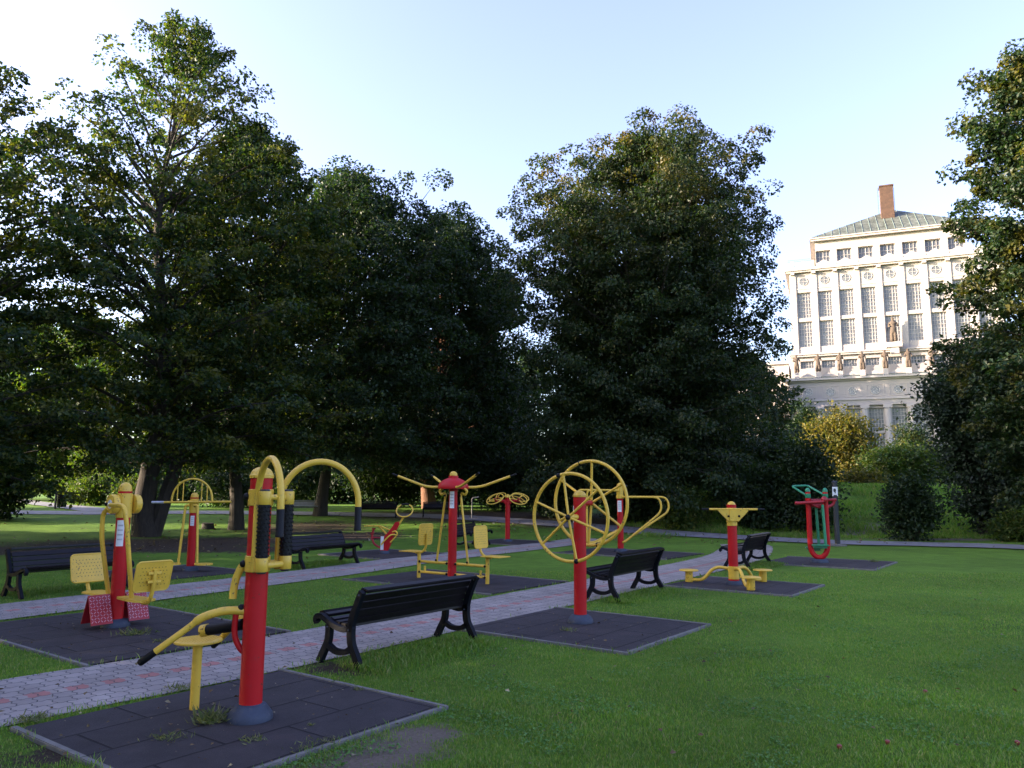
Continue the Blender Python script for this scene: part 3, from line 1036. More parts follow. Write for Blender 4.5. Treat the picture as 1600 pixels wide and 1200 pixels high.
MB().tube([(-.86, yb, 1.417), (-.60, yb, 1.42)], .026, 12).build("grip", GREYC, hb)
for sg in (-1, 1):
    MB().tube(fillet([(sg * .05, yb, 1.36), (sg * .13, yb, 1.36), (sg * .20, yb - .02, .16)], .05), .026, 12).build("leg_bar", YEL, t)
    pl = [(.30 * math.cos(a) * .62 + .17, .17 * math.sin(a)) for a in [2 * math.pi * k / 20 for k in range(20)]]
    MB().prism([(sg * x, y) if sg > 0 else (sg * x, -y) for x, y in pl], .03, Matrix.Translation((sg * .17, yb - .02, .13))).build("foot_plate", YEL, t)

# ---- double lat pull in the middle
loc = at(706, 909); rz = R(-36.5)
t = thing("lat_pull", "red post with a domed red hood, four yellow arms and two seats", "exercise machine", loc, rz, "outdoor gym machines")
pole(t, 1.95, pr); boot(t, pr, .17, .08)
tc_ = toward_cam(loc, rz)
plate_on(t, tc_ - .30, pr, 1.36, 1.68, .09)
hd = MB()
prof = []
for i in range(9):
    a = i / 8 * math.pi / 2
    prof.append((max(.30 * math.cos(a), .095), 1.745 + .20 * math.sin(a)))
hd.lathe([(.27, 1.725), (.295, 1.728), (.30, 1.745)] + prof[1:] + [(.09, 1.98)], seg=32)
hd.build("hood", RED, t)
dome(t, 1.975, .075, YEL, .09, lip=.002)
for ax in (-1, 1):
    for sy in (-1, 1):
        # long arm nearer the front, short arm behind
        p = fillet([(ax * .16, sy * .13, 1.76), (ax * .42, sy * .30, 1.76), (ax * .98, sy * .52, 1.97)], .22, 10)
        arm = MB().tube(p, .025, 14).build("pull_arm", YEL, t)
        e, f = p[-1], p[-2]; d = (e - f).normalized()
        MB().tube([e - d * .01, e + d * .13], .018, 12).build("grip", BLK, arm)
    # lever hook and rod
    hk = catmull([(ax * .26, 0, 1.74), (ax * .34, 0, 1.69), (ax * .30, 0, 1.62), (ax * .22, 0, 1.64), (ax * .19, 0, 1.58)], 6)
    MB().tube(hk, .024, 12).build("lever", YEL, t)
    MB().tube([(ax * .19, 0, 1.62), (ax * .395, 0, .33)], .022, 12).build("pull_rod", YEL, t)
    bolt(t, (ax * .19, -.03, 1.60), .022); bolt(t, (ax * .39, -.03, .36), .022)
    for z in (.315, .115):
        MB().tube([(ax * .06, 0, z), (ax * .84, 0, z)], .027, 12).build("beam", YEL, t)
        bolt(t, (ax * .11, -.035, z), .024); bolt(t, (ax * .82, -.035, z), .022)
    MB().tube([(ax * .86, 0, -.01), (ax * .86, 0, .49)], .036, 16).build("seat_post", YEL, t)
    MB().tube([(ax * .70, 0, .11), (ax * .70, 0, .23)], .022, 10).build("stop_peg", YEL, t)
    sp = catmull([(ax * .95, 0, .475), (ax * .80, 0, .49), (ax * .71, 0, .56), (ax * .67, 0, .68), (ax * .66, 0, .86)], 6)
    MB().tube(sp, .024, 12).build("back_support", YEL, t)
    sb = MB().box((ax * 1.04, 0, .50), (.44, .36, .018), bev=.008)
    for i in range(-4, 5):
        for j in range(-3, 4):
            sb.lathe([(.006, .5085), (.004, .5125)], (ax * 1.04 + i * .04, j * .045, 0), seg=5)
    sb.build("seat", YEL, t)
    seat_back(t, Vector((ax * .695, 0, .84)), Vector((-ax, 0, 0)), Vector((0, 1, 0)), .38, .40, R(4))

# ---- small rowing bike
loc = at(600, 866); rz = R(-4)
t = thing("exercise_bike", "low red and yellow riding machine with an oval steering ring", "exercise machine", loc, rz, "outdoor gym machines")
boot(t, .085, .15, .08)
bd = [(-.10, .06), (.10, .06), (.20, .30), (.27, .52), (.42, .80), (.38, .86), (.30, .84), (.12, .58), (-.06, .40)]
b1 = MB()
b1.prism(bd, .12, Matrix(((1, 0, 0, 0), (0, 0, -1, .06), (0, 1, 0, 0), (0, 0, 0, 1))))
b1.build("body", RED, t)
MB().box((-.045, -.064, .28), (.085, .006, .36)).build("info_plate", PLATE, t)
hs = MB()
for y in (-.04, .04):
    hs.tube([(.26, y, .56), (.52, y, .99)], .021, 10)
hs.tube(catmull([(.22, -.05, .58), (.30, -.06, .60), (.36, -.07, .56), (.34, -.07, .48), (.18, -.07, .30)], 6), .02, 10)
hs.build("steering_column", YEL, t)
rg = [Vector((.535 + .225 * math.cos(a), .0 + .10 * math.sin(a), 1.155 + .17 * math.sin(a))) for a in [2 * math.pi * k / 36 for k in range(36)]]
rg_o = MB().tube(rg, .021, 10, closed=True).build("steering_ring", YEL, t)
MB().tube(rg[6:13], .0245, 10).build("grip", BLK, rg_o)
MB().box((-.33, 0, .735), (.44, .22, .025), bev=.01).build("seat", YEL, t)
MB().tube([(-.16, 0, .72), (.06, 0, .52)], .024, 10).tube([(-.10, 0, .72), (.22, 0, .60)], .020, 10).build("seat_support", YEL, t)
fp = catmull([(-.30, 0, .66), (-.34, 0, .52), (-.33, 0, .38), (-.27, 0, .25), (-.12, 0, .16), (-.04, 0, .14)], 6)
fb = MB().tube(fp, .030, 10).tube([(-.32, 0, .42), (-.08, 0, .42)], .02, 8)
fb.build("foot_bow", DRED, t)
pd = MB()
for (x, z) in ((-.30, .66), (-.335, .54), (-.32, .40)):
    pd.tube([(x, -.16, z), (x, .16, z)], .02, 8)
pd.build("pedal", DRED, t)
MB().tube(catmull([(.34, -.09, .50), (.20, -.10, .50), (.04, -.10, .36), (-.06, -.10, .24)], 6), .022, 10).build("front_loop", YEL, t)

# ---- four small wheels on a post
loc = at(793, 847); rz = R(-8)
t = thing("arm_wheels", "red post carrying four small tilted yellow hand wheels", "exercise machine", loc, rz, "outdoor gym machines")
pole(t, 1.50, pr); boot(t, pr, .17, .08); dome(t, 1.48, pr, YEL, .11)
MB().tube([(-.42, 0, 1.36), (.42, 0, 1.36)], .05, 14).box((0, 0, 1.33), (.24, .14, .16), bev=.02).build("cross_arm", RED, t)
for sx in (-1, 1):
    for sy in (-1, 1):
        c = Vector((sx * .40, sy * .26, 1.46 + .03 * sy))
        n = Vector((sx * .25, -.50 if sy < 0 else -.35, .80)).normalized()
        u = n.orthogonal().normalized(); v = n.cross(u)
        wh = MB().tube(ring_pts(c, .30, u, v, 40), .019, 8, closed=True)
        for k in range(3):
            a = 2 * math.pi * k / 3 + .5
            wh.tube([c - n * .02, c + (u * math.cos(a) + v * math.sin(a)) * .30], .014, 8)
        wh.build("hand_wheel", YEL, t)
        MB().tube([(sx * .34, 0, 1.36), c - n * .10, c + n * .02], .034, 10).build("wheel_axle", DRED, t)

# ---- big double wheel
loc = at(907, 975); rz = R(-36.5)
t = thing("shoulder_wheel", "tall red post with two large spoked yellow wheels either side", "exercise machine", loc, rz, "outdoor gym machines")
pole(t, 1.63, pr); boot(t, pr, .17, .10); dome(t, 1.615, pr, YEL, .085)
plate_on(t, R(180) + .5, pr, 1.28, 1.50, .08)
for yw, zc, ph in ((-.245, 1.355, .28), (.275, 1.535, .05)):
    c = Vector((0, yw, zc))
    sg = -1 if yw < 0 else 1
    w = MB().tube(ring_pts(c, .565, (1, 0, 0), (0, 0, 1), 64), .0225, 12, closed=True).build("wheel_rim", YEL, t)
    sp = MB()
    for k in range(6):
        a = 2 * math.pi * k / 6 + ph + .42
        sp.tube([c + Vector((.035 * math.cos(a), sg * .03, .035 * math.sin(a))), c + Vector((.562 * math.cos(a), 0, .562 * math.sin(a)))], .017, 10)
    sp.build("spokes", YEL, w)
    MB().tube([(0, sg * .05, zc), (0, yw + sg * .02, zc)], .034, 14).build("axle", RED if sg > 0 else YEL, t)
    MB().ball(c + Vector((0, sg * .05, 0)), .035).build("hub_cap", BLK, w)
    for a in (1.87, 1.87 + math.pi - .12):
        q = c + Vector((.565 * math.cos(a), sg * .01, .565 * math.sin(a)))
        MB().ball(q, .033).build("knob", BLK, w)

# ---- dip bars behind it
loc = at(970, 863); rz = R(-4)
t = thing("dip_bars", "red post with long yellow looped bars behind the large wheels", "exercise machine", loc, rz, "outdoor gym machines")
pole(t, 1.86, .088); boot(t, .088, .19, .09); dome(t, 1.84, .085, YEL, .11)
collar(t, 1.58, 1.84, .098); collar(t, 1.50, 1.585, .115); collar(t, 1.86, 1.875, .092, RED, "red_band")
plate_on(t, toward_cam(loc, rz) - .25, .088, 1.12, 1.44, .12)
MB().tube([(.05, 0, 1.84), (.20, 0, 1.86)], .03, 10).build("side_peg", DMET, t)
for y, x1 in ((-.27, 1.10), (.27, 1.38)):
    MB().tube(fillet([(.06, y * .35, 1.54), (.2, y, 1.545), (x1, y, 1.545), (x1 + .06, y, 1.15), (.10, y * .5, .27), (.02, 0, .27)], .30, 9), .030, 10).build("dip_rail", YEL, t)
for y, x1 in ((-.30, -.95), (.30, -1.22)):
    MB().tube(fillet([(-.05, y * .35, 1.72), (-.2, y, 1.73), (x1, y, 1.74), (x1 - .02, y, .24), (-.75, y, .23), (-.03, y * .3, .62)], .14, 7), .030, 10).build("dip_rail", YEL, t)

# ---- waist twister
loc = at(1147, 915); rz = R(4)
t = thing("waist_twister", "red post with a yellow T handlebar and three round standing plates", "exercise machine", loc, rz, "outdoor gym machines")
pole(t, 1.46, .086, z0=.05); boot(t, .086, .15, .07)
dome(t, 1.43, .075, YEL, .09, lip=.002); collar(t, 1.40, 1.43, .078, RED, "red_band")
collar(t, 1.07, 1.40, .096); collar(t, .10, .33, .098); collar(t, .07, .10, .099, RED, "red_band")
br_ = MB()
for sg in (-1, 1):
    br_.prism([(sg * .08, 1.14), (sg * .30, 1.36), (sg * .08, 1.36)][::sg], .05, Matrix(((1, 0, 0, 0), (0, 0, -1, -.055), (0, 1, 0, 0), (0, 0, 0, 1))))
br_.box((0, -.11, 1.26), (.16, .02, .20), bev=.004)
br_ = br_.build("handle_bracket", YEL, t)
for sg in (-1, 1):
    bolt(br_, (sg * .10, -.118, 1.25), .021)
hb = MB().tube([(-.46, -.09, 1.375), (.46, -.09, 1.375)], .020, 12).build("handlebar", YEL, t)
for sg in (-1, 1):
    MB().tube([(sg * .45, -.09, 1.375), (sg * .60, -.09, 1.375)], .017, 10).build("grip", BLK, hb)
for ang in (-86, 34, 154):
    a = R(ang) - rz
    d = Vector((math.cos(a), math.sin(a), 0))
    p = catmull([d * .08 + Vector((0, 0, .28)), d * .26 + Vector((0, 0, .30)), d * .40 + Vector((0, 0, .24)), d * .54 + Vector((0, 0, .09)), d * .66 + Vector((0, 0, .05)), d * .82 + Vector((0, 0, .05))], 7)
    MB().tube(p, .030, 12).build("step_arm", YEL, t)
    c = d * .83
    st = MB().lathe([(.07, .005), (.072, .01), (.072, .21)], c, seg=20).build("step_post", YEL, t)
    MB().lathe([(.150, .205), (.175, .208), (.180, .218), (.175, .228), (.165, .231)], c, seg=32).build("step_plate", YEL, t)

# ---- red and green ski walker
loc = at(1281, 880); rz = R(-18)
t = thing("ski_walker", "red U-shaped frame with green caps, green handle and swinging legs", "exercise machine", loc, rz, "outdoor gym machines")
boot(t, .12, .21, .08)
hw = .20
up = [Vector((-hw, 0, 1.62)), Vector((-hw, 0, .50))] + [Vector((-hw * math.cos(math.pi * k / 16), 0, .42 - .30 * math.sin(math.pi * k / 16))) for k in range(17)] + [Vector((hw, 0, .50)), Vector((hw, 0, 1.62))]
MB().tube(up, .062, 18).build("frame", RED, t)
for sg in (-1, 1):
    o_ = MB().lathe([(.066, 1.56), (.069, 1.565), (.069, 1.66), (.064, 1.665)], (sg * hw, 0, 0), seg=20).build("collar", GRN, t)
    MB().lathe([(.062, 1.66), (.062, 1.71)], (sg * hw, 0, 0), seg=20).build("red_band", RED, t)
    prof = [(.062, 1.71), (.062, 1.735)] + [(max(.062 * math.cos(a), 1e-3), 1.735 + .075 * math.sin(a)) for a in [math.pi / 2 * k / 6 for k in range(1, 7)]]
    MB().lathe(prof, (sg * hw, 0, 0), seg=20).build("cap", GRN, t)
bx = Vector((*((Vector((-.60, .25)))),)).normalized()
hdl = fillet([(-hw, 0, 1.60), (-hw - .36, .22, 1.85), (-hw + .02, .42, 1.87), (hw, 0, 1.62)], .06)
MB().tube(hdl, .026, 12).build("handle", GRN, t)
ax_ = MB()
ax_.tube([(-.50, -.12, 1.43), (.16, -.12, 1.47)], .038, 12)
ax_.tube([(-.20, .10, 1.50), (.46, .10, 1.52)], .034, 12)
ax_.tube(catmull([(.42, .10, 1.52), (.36, .10, 1.40), (.20, .02, 1.34), (-.02, -.06, 1.36), (-.14, -.10, 1.44)], 6), .036, 10)
ax_.tube([(-.25, 0, 1.36), (.25, 0, 1.40)], .03, 10)
ax_.ball((.17, -.06, 1.52), .085); ax_.ball((-.48, -.12, 1.43), .045)
ax_.build("swing_axle", DRED, t)
for sx, zb, yo in ((.12, .44, -.10), (-.02, .36, .12)):
    MB().tube([(sx, yo, 1.40), (sx + .03, yo, zb)], .034, 12).build("swing_leg", GRN, t)
    MB().box((sx - .09, yo, zb - .02), (.40, .15, .035), bev=.01).box((sx - .09, yo, zb - .06), (.30, .04, .06)).build("foot_plate", GRN, t)

# ---- sign post
g = G(1309, 853)
t = thing("sign_post", "slim black post with a small white sign beside the back path", "sign post", (g.x, g.y, g.z + .03), R(-8))
MB().lathe([(.085, 0), (.085, 1.98), (.095, 1.985), (.095, 2.03), (.07, 2.06), (.04, 2.07)], seg=20).build("post", DMET, t)
sg_ = MB().box((-.02, -.095, 1.74), (.17, .012, .26), bev=.004).box((-.09, -.095, 1.60), (.03, .012, .05)).box((.05, -.095, 1.60), (.03, .012, .05)).build("sign", PLATE, t)
MB().prism([(-.05, 1.72), (-.015, 1.70), (-.01, 1.66), (.02, 1.67), (.015, 1.72), (.035, 1.76), (.02, 1.81), (-.03, 1.82), (-.055, 1.78)], .003, Matrix(((1, 0, 0, -.02), (0, 0, -1, -.1015), (0, 1, 0, .0), (0, 0, 0, 1)))).build("emblem", DMET, sg_)
MB().lathe([(.28, -.03), (.28, .005), (.27, .012)], seg=24).lathe([(.13, .012), (.13, .03), (.09, .035)], seg=20).build("footing", KERB, t)

# ------------------------------------------------------------------ benches
def make_bench(L=1.68, wood=BENCHW):
    """local x along the bench, local -y is the front (where the sitter's feet go)"""
    t = bpy.data.objects.new("park_bench", None); COL.objects.link(t)
    def rib(mb, pts, w, x0):
        # path in (front distance, height)
        n0 = len(mb.v)
        mb.ribbon(pts, w, x0 - .026, x0 + .026)
        for i in range(n0, len(mb.v)):
            a, y, z = mb.v[i]
            mb.v[i] = (y, -a, z)
    for x0 in (-L / 2 - .027, L / 2 + .027):
        f = MB()
        rib(f, catmull([(.47, 0), (.42, .10), (.355, .22), (.34, .32), (.345, .40)], 5), [.075] * 3 + [.07] * 18, x0)          # front leg
        rib(f, catmull([(-.12, 0), (-.07, .10), (.0, .22), (.02, .32), (.02, .42)], 5), [.085] * 3 + [.075] * 18, x0)        # rear leg
        rib(f, catmull([(.35, .19), (.26, .145), (.17, .135), (.08, .15), (.0, .20)], 5), .055, x0)                          # arch between
        rib(f, catmull([(-.01, .42), (.08, .375), (.18, .375), (.30, .405), (.40, .45), (.47, .475), (.525, .465), (.545, .43), (.525, .40)], 5), .055, x0)  # seat rail, scroll
        rib(f, catmull([(.03, .36), (.005, .48), (-.04, .60), (-.10, .73), (-.125, .775)], 5), [.07] * 10 + [.06] * 11, x0)   # back upright
        f = f.build("end_frame", BENCHI, t)
        bl = MB()
        for (a, z) in ((.345, .375), (.03, .375), (-.105, .74)):
            for sx in (-1, 1):
                bl.ball((x0 + sx * .027, -a, z), .010)
        bl.build("bolts", BOOT, f)
    s = MB()
    for i, (a, z, tilt) in enumerate(((.085, .41, -6), (.17, .408, 0), (.255, .42, 9), (.34, .445, 16), (.43, .485, 14), (.505, .505, -14))):
        s.box((0, -a, z), (L, .072, .032), Matrix.Rotation(R(-tilt), 3, 'X'), bev=.006)
    s.build("seat", wood, t)
    b = MB()
    pts = [(.025, .455), (.0, .535), (-.032, .615), (-.067, .695)]
    for i, (a, z) in enumerate(pts):
        b.box((0, -a - .030, z), (L, .030, .079), Matrix.Rotation(R(-20 - 2 * i), 3, 'X'), bev=.006)
    b.box((0, .115, .783), (L - .004, .105, .034), Matrix.Rotation(R(-12), 3, 'X'), bev=.008)
    b.build("backrest", wood, t)
    t.scale = (1, 1, .94)
    return t

def place_bench(o, c, ang, label, front):
    """c centre under the seat, ang direction of the bench, front: unit vector the sitter faces"""
    d = Vector((math.cos(ang), math.sin(ang)))
    left = Vector((d.y, -d.x))       # local -y
    a = ang if left.dot(Vector(front)) > 0 else ang + math.pi
    z = float(ground_h(c[0], c[1]))
    o.location = (c[0], c[1], z); o.rotation_euler = (0, 0, a)
    tag(o, label, "bench", "park benches")

proto = make_bench()
place_bench(proto, (-1.02, 8.44), R(53), "dark bench nearest the camera, seen from behind across the lawn", (-.8, .6))
def bench(c, ang, front, label):
    o = copy_tree(proto); place_bench(o, c, ang, label, front); return o
bench((2.06, 13.02), R(56), (-.8, .6), "dark bench seen from behind, between the large wheels and the waist twister")
bench((5.70, 18.3), R(57), (-.8, .6), "dark bench seen from behind, beside the post of the waist twister")
bench((-7.55, 13.3), R(57), (.85, -.5), "dark bench behind the leg press, at the left edge of the picture")
bench((-4.45, 18.0), R(60), (.87, -.5), "dark bench behind the black rollers of the massage post")
g1, g2 = G(700, 862), G(782, 848)
bench(((g1.x + g2.x) / 2 - .35, (g1.y + g2.y) / 2 + .2), math.atan2(g2.y - g1.y, g2.x - g1.x), (.87, -.5), "dark bench standing behind the post of the lat pull machine")
g1 = G(590, 809)
bench((g1.x, g1.y + .3), R(4), (0, -1), "dark bench beyond the back path, behind the black grip of the arched arm")
g1 = G(688, 809)
bench((g1.x, g1.y + .3), R(4), (0, -1), "dark bench beyond the back path, in front of the reddish tree trunk")
g1 = G(474, 806)
o = bench((g1.x, g1.y + .3), R(4), (0, -1), "pale grey bench beyond the back path, left of the straight trunk")
for ch in o.children:
    if ch.name.startswith(("seat", "backrest")):
        ch.data = ch.data.copy(); ch.data.materials[0] = BENCHG

# ---- litter bin, stump, drinking post
g = G(94, 795)
t = thing("litter_bin", "dark litter bin hung on a post beside the far left path", "bin", g, R(-10))
MB().box((-.33, 0, .5), (.09, .09, 1.0), bev=.01).box((0, 0, .975), (.70, .09, .05), bev=.01).build("post", DMET, t)
MB().lathe([(.22, .10), (.235, .12), (.25, .76), (.26, .78), (.235, .785), (.23, .70)], (.07, 0, 0), seg=18).build("basket", BENCHW, t)
g = G(325, 826)
t = thing("tree_stump", "low dark tree stump on the bare soil behind the arched machine", "stump", g, 0)
sb = MB().lathe([(.27, -.05), (.25, .05), (.23, .17), (.235, .22), (.20, .235), (.05, .23)], seg=14)
rs = random.Random(4)
sb.v = [(x * rs.uniform(.85, 1.15), y * rs.uniform(.85, 1.15), z + rs.uniform(-.012, .012)) for x, y, z in sb.v]
sb.build("trunk", STUMPM, t)
g = G(737, 811)
t = thing("drinking_post", "thin post with a bent top arm beyond the back path", "post", g, 0)
MB().tube(fillet([(0, 0, -.05), (0, 0, 1.02), (.34, 0, 1.06)], .10), .028, 10).build("post", paint("pale_metal", (.3, .27, .24), .4, .2, 5, 0, metal=.4), t)


# ------------------------------------------------------------------ the waterworks building
BX, BY = 35.25, 95.0
BRZ = math.atan2(-0.38003, 0.92497)
WALL = paint("pale_render", (0.37, 0.325, 0.308), 0.85, 0.06, 0.35, 0.01, dirt=(0.31, 0.268, 0.25), dirt_amt=0.25)
TRIM = paint("pale_cornice", (0.405, 0.357, 0.338), 0.8, 0.05, 0.5, 0.01)
LEDGE = paint("copper_ledge", (0.13, 0.165, 0.148), 0.6, 0.15, 0.8, 0.01)
BRICK = paint("chimney_brick", (0.085, 0.046, 0.032), 0.9, 0.3, 3, 0.02)
FRAME = paint("window_frame", (0.42, 0.385, 0.37), 0.6, 0.05, 2, 0)
def roof_mat():
    m, n, l, b = new_mat("copper_roof")
    tc = nd(n, "ShaderNodeTexCoord")
    nz = nd(n, "ShaderNodeTexNoise", Scale=0.9, Detail=7.0, Roughness=0.75)
    l.new(tc.outputs["Object"], nz.inputs["Vector"])
    rp = ramp(n, [(0.32, (0.038, 0.042, 0.028)), (0.5, (0.090, 0.098, 0.075)), (0.68, (0.165, 0.172, 0.148))])
    l.new(nz.outputs[0], rp.inputs[0]); l.new(rp.outputs[0], b.inputs["Base Color"])
    b.inputs["Roughness"].default_value = 0.6
    return m
ROOFM = roof_mat()
def glass_mat(name, col, rough):
    m, n, l, b = new_mat(name)
    tc = nd(n, "ShaderNodeTexCoord")
    nz = nd(n, "ShaderNodeTexNoise", Scale=0.6, Detail=3.0)
    l.new(tc.outputs["Object"], nz.inputs["Vector"])
    rp = ramp(n, [(0.3, tuple(c * .7 for c in col)), (0.7, tuple(c * 1.25 for c in col))])
    l.new(nz.outputs[0], rp.inputs[0]); l.new(rp.outputs[0], b.inputs["Base Color"])
    b.inputs["Roughness"].default_value = rough
    b.inputs["Specular IOR Level"].default_value = 0.6
    return m
GLASS = glass_mat("window_glass", (0.21, 0.205, 0.21), 0.12)
GLASSD = glass_mat("dark_window_glass", (0.125, 0.13, 0.14), 0.12)

bt = thing("waterworks_building", "tall pale building with a green copper roof and rows of tall windows", "building", (BX, BY, 0), BRZ)
PITCHU, U0, NB = 2.465, 1.65, 9
UC = [U0 + PITCHU * k for k in range(NB)]
WID = UC[-1] + U0 + .1            # facade width, about 23.2
def bx(mb, u0, u1, y0, y1, z0, z1):
    mb.box(((u0 + u1) / 2, (y0 + y1) / 2, (z0 + z1) / 2), (u1 - u0, y1 - y0, z1 - z0))

def wall_with_openings(mb, u0, u1, z0, z1, openings, y0, y1):
    """solid strip from u0..u1, z0..z1 with (ua, ub, za, zb) holes all spanning the same za..zb"""
    if not openings:
        bx(mb, u0, u1, y0, y1, z0, z1); return
    za, zb = openings[0][2], openings[0][3]
    if za > z0: bx(mb, u0, u1, y0, y1, z0, za)
    if zb < z1: bx(mb, u0, u1, y0, y1, zb, z1)
    e = u0
    for ua, ub, _, _ in openings:
        bx(mb, e, ua, y0, y1, za, zb); e = ub
    bx(mb, e, u1, y0, y1, za, zb)

W = MB()
# main tower: two rows of tall windows, a blank band with round windows
rowB = [(u - .80, u + .80, 19.75, 23.0) for u in UC]
rowT = [(u - .80, u + .80, 23.45, 26.75) for u in UC]
wall_with_openings(W, 0, WID, 18.9, 23.22, rowB, 0, .5)
wall_with_openings(W, 0, WID, 23.22, 26.98, rowT, 0, .5)
bx(W, 0, WID, 0, .5, 26.98, 29.3)
# attic row behind the statues
att = [(u - .80, u + .80, 17.05, 17.98) for u in UC]
wall_with_openings(W, -.3, WID + .3, 15.6, 18.5, att, .12, .6)
bx(W, -.3, WID + .3, .6, 16, 15.6, 18.5)
bx(W, 0, WID, .5, 16, 18.9, 29.3)
# set-back top storey
u_l, u_r = 3.2, WID - 3.2
top = [(u - .85, u + .85, 30.72, 32.25) for u in UC[1:8]]
wall_with_openings(W, u_l, u_r, 29.6, 33.45, top, 1.0, 1.5)
bx(W, u_l, u_r, 1.5, 14, 29.6, 33.45)
# podium in front, with columns and big windows
bx(W, -.6, WID + .6, -1.3, .12, 12.1, 15.1)
big = [(u - .82, u + .82, .8, 11.75) for u in UC]
wall_with_openings(W, -.6, WID + .6, 0, 12.1, big, -.9, -.4)
bx(W, -.6, WID + .6, -.4, 14, 0, 12.1)
# wing to the side
bx(W, -16, -.6, 1.6, 12, 0, 18.0)
bx(W, -2.4, -.6, .4, 1.6, 0, 15.0)
bx(W, WID + .6, WID + 16, 1.6, 12, 0, 18.0)
W.build("wall", WALL, bt, smooth=False)

def part(name, mat, fn, parent=bt, smooth=False):
    mb = MB(); fn(mb); return mb.build(name, mat, parent, smooth=smooth)

# cornices and bands, each its own part
part("cornice", TRIM, lambda m: (bx(m, -.35, WID + .35, -.42, 16.3, 29.3, 29.52), bx(m, -.5, WID + .5, -.58, 16.4, 29.52, 29.85)))
part("eaves", TRIM, lambda m: (bx(m, u_l - .45, u_r + .45, .5, 14.4, 33.45, 33.7), bx(m, u_l - .6, u_r + .6, .38, 14.5, 33.7, 33.85)))
part("band", TRIM, lambda m: (bx(m, -.25, WID + .25, -.25, .7, 18.5, 18.72), bx(m, -.4, WID + .4, -.4, .7, 18.72, 18.9)))
part("podium_cornice", TRIM, lambda m: (bx(m, -.75, WID + .75, -1.5, .1, 15.1, 15.3), bx(m, -1.0, WID + 1.0, -1.85, .1, 15.3, 15.52)))
part("copper_ledge", LEDGE, lambda m: m.prism([(-1.8, 15.525), (.118, 15.525), (.118, 15.95)], WID + 1.9, Matrix(((0, 0, 1, -.95), (1, 0, 0, 0), (0, 1, 0, 0), (0, 0, 0, 1)))))
part("podium_band", TRIM, lambda m: bx(m, -.7, WID + .7, -1.45, -1.3, 12.75, 12.98))
part("wing_cornice", TRIM, lambda m: (bx(m, -16.3, -.62, 1.3, 12.2, 18.0, 18.3), bx(m, -16.2, -2.42, 1.45, 1.6, 14.6, 15.0), bx(m, -16.2, -2.42, 1.45, 1.6, 12.5, 12.9)))
for k in range(NB + 1):
    u = UC[0] - PITCHU / 2 + PITCHU * k
    u = min(max(u, .38), WID - .38)
    part("pilaster", TRIM, lambda m: (bx(m, u - .34, u + .34, -.10, 0, 18.9, 29.3), bx(m, u - .22, u + .22, -.56, -.10, 29.02, 29.298)))
    part("column", TRIM, lambda m: (m.lathe([(.40, 0), (.40, 11.5), (.44, 11.55), (.44, 11.65), (.40, 11.7)], (u, -1.15, 0), seg=18), bx(m, u - .48, u + .48, -1.6, -.9, 11.72, 12.08)), smooth=True)
    part("parapet_post", TRIM, lambda m: bx(m, u - .16, u + .16, -.42, -.1, 29.852, 30.75))
    part("pedestal", TRIM, lambda m: bx(m, u - .28, u + .28, -1.62, -1.05, 15.6, 16.3))
for u in UC:
    part("parapet_gable", TRIM, lambda m: m.prism([(u - .95, 29.853), (u + .95, 29.853), (u + .95, 30.15), (u, 30.72), (u - .95, 30.15)], .18, Matrix(((1, 0, 0, 0), (0, 0, -1, -.14), (0, 1, 0, 0), (0, 0, 0, 1)))))
    part("ledge_gable", TRIM, lambda m: m.prism([(u - .85, 15.80), (u + .85, 15.80), (u, 16.25)], .14, Matrix(((1, 0, 0, 0), (0, 0, -1, -1.15), (0, 1, 0, 0), (0, 0, 0, 1)))))

proto_w = {}
def window(kind, u, y, z, w, h, nx, nz, dark=False):
    key = (kind, round(w, 2), round(h, 2), dark)
    if key not in proto_w:
        fm = MB()
        t_ = .07
        for s_ in (-1, 1):
            bx(fm, s_ * (w / 2 - t_ / 2) - t_ / 2, s_ * (w / 2 - t_ / 2) + t_ / 2, -.06, .04, -h / 2, h / 2)
            bx(fm, -w / 2 + t_, w / 2 - t_, -.058, .038, s_ * (h / 2 - t_ / 2) - t_ / 2, s_ * (h / 2 - t_ / 2) + t_ / 2)
        for i in range(1, nx):
            x = -w / 2 + w * i / nx
            g_ = .022 if i != nx / 2 else .04
            bx(fm, x - g_, x + g_, -.04, .02, -h / 2 + t_, h / 2 - t_)
        for j in range(1, nz):
            zz = -h / 2 + h * j / nz
            bx(fm, -w / 2 + t_, w / 2 - t_, -.036, .016, zz - .02, zz + .02)
        f = fm.build("window", FRAME, bt, (u, y, z), smooth=False)
        pm = MB(); bx(pm, -w / 2, w / 2, .045, .06, -h / 2, h / 2)
        pm.build("pane", GLASSD if dark else GLASS, f, smooth=False)
        proto_w[key] = f
        return f
    src = proto_w[key]
    f = src.copy(); COL.objects.link(f); f.location = (u, y, z)
    p = src.children[0].copy(); COL.objects.link(p); p.parent = f
    return f
for u in UC:
    window("tall", u, .3, 21.375, 1.60, 3.25, 5, 7)
    window("tall", u, .3, 25.10, 1.60, 3.30, 5, 7)
    window("attic", u, .45, 17.515, 1.60, .93, 5, 2, True)
    window("big", u, -.6, 10.35, 1.64, 2.75, 5, 6, True)
    window("big", u, -.6, 7.35, 1.64, 2.8, 5, 6, True)
    window("big", u, -.6, 4.2, 1.64, 2.8, 5, 6, True)
for u in UC[1:8]:
    window("upper", u, 1.35, 31.485, 1.70, 1.53, 4, 2, True)
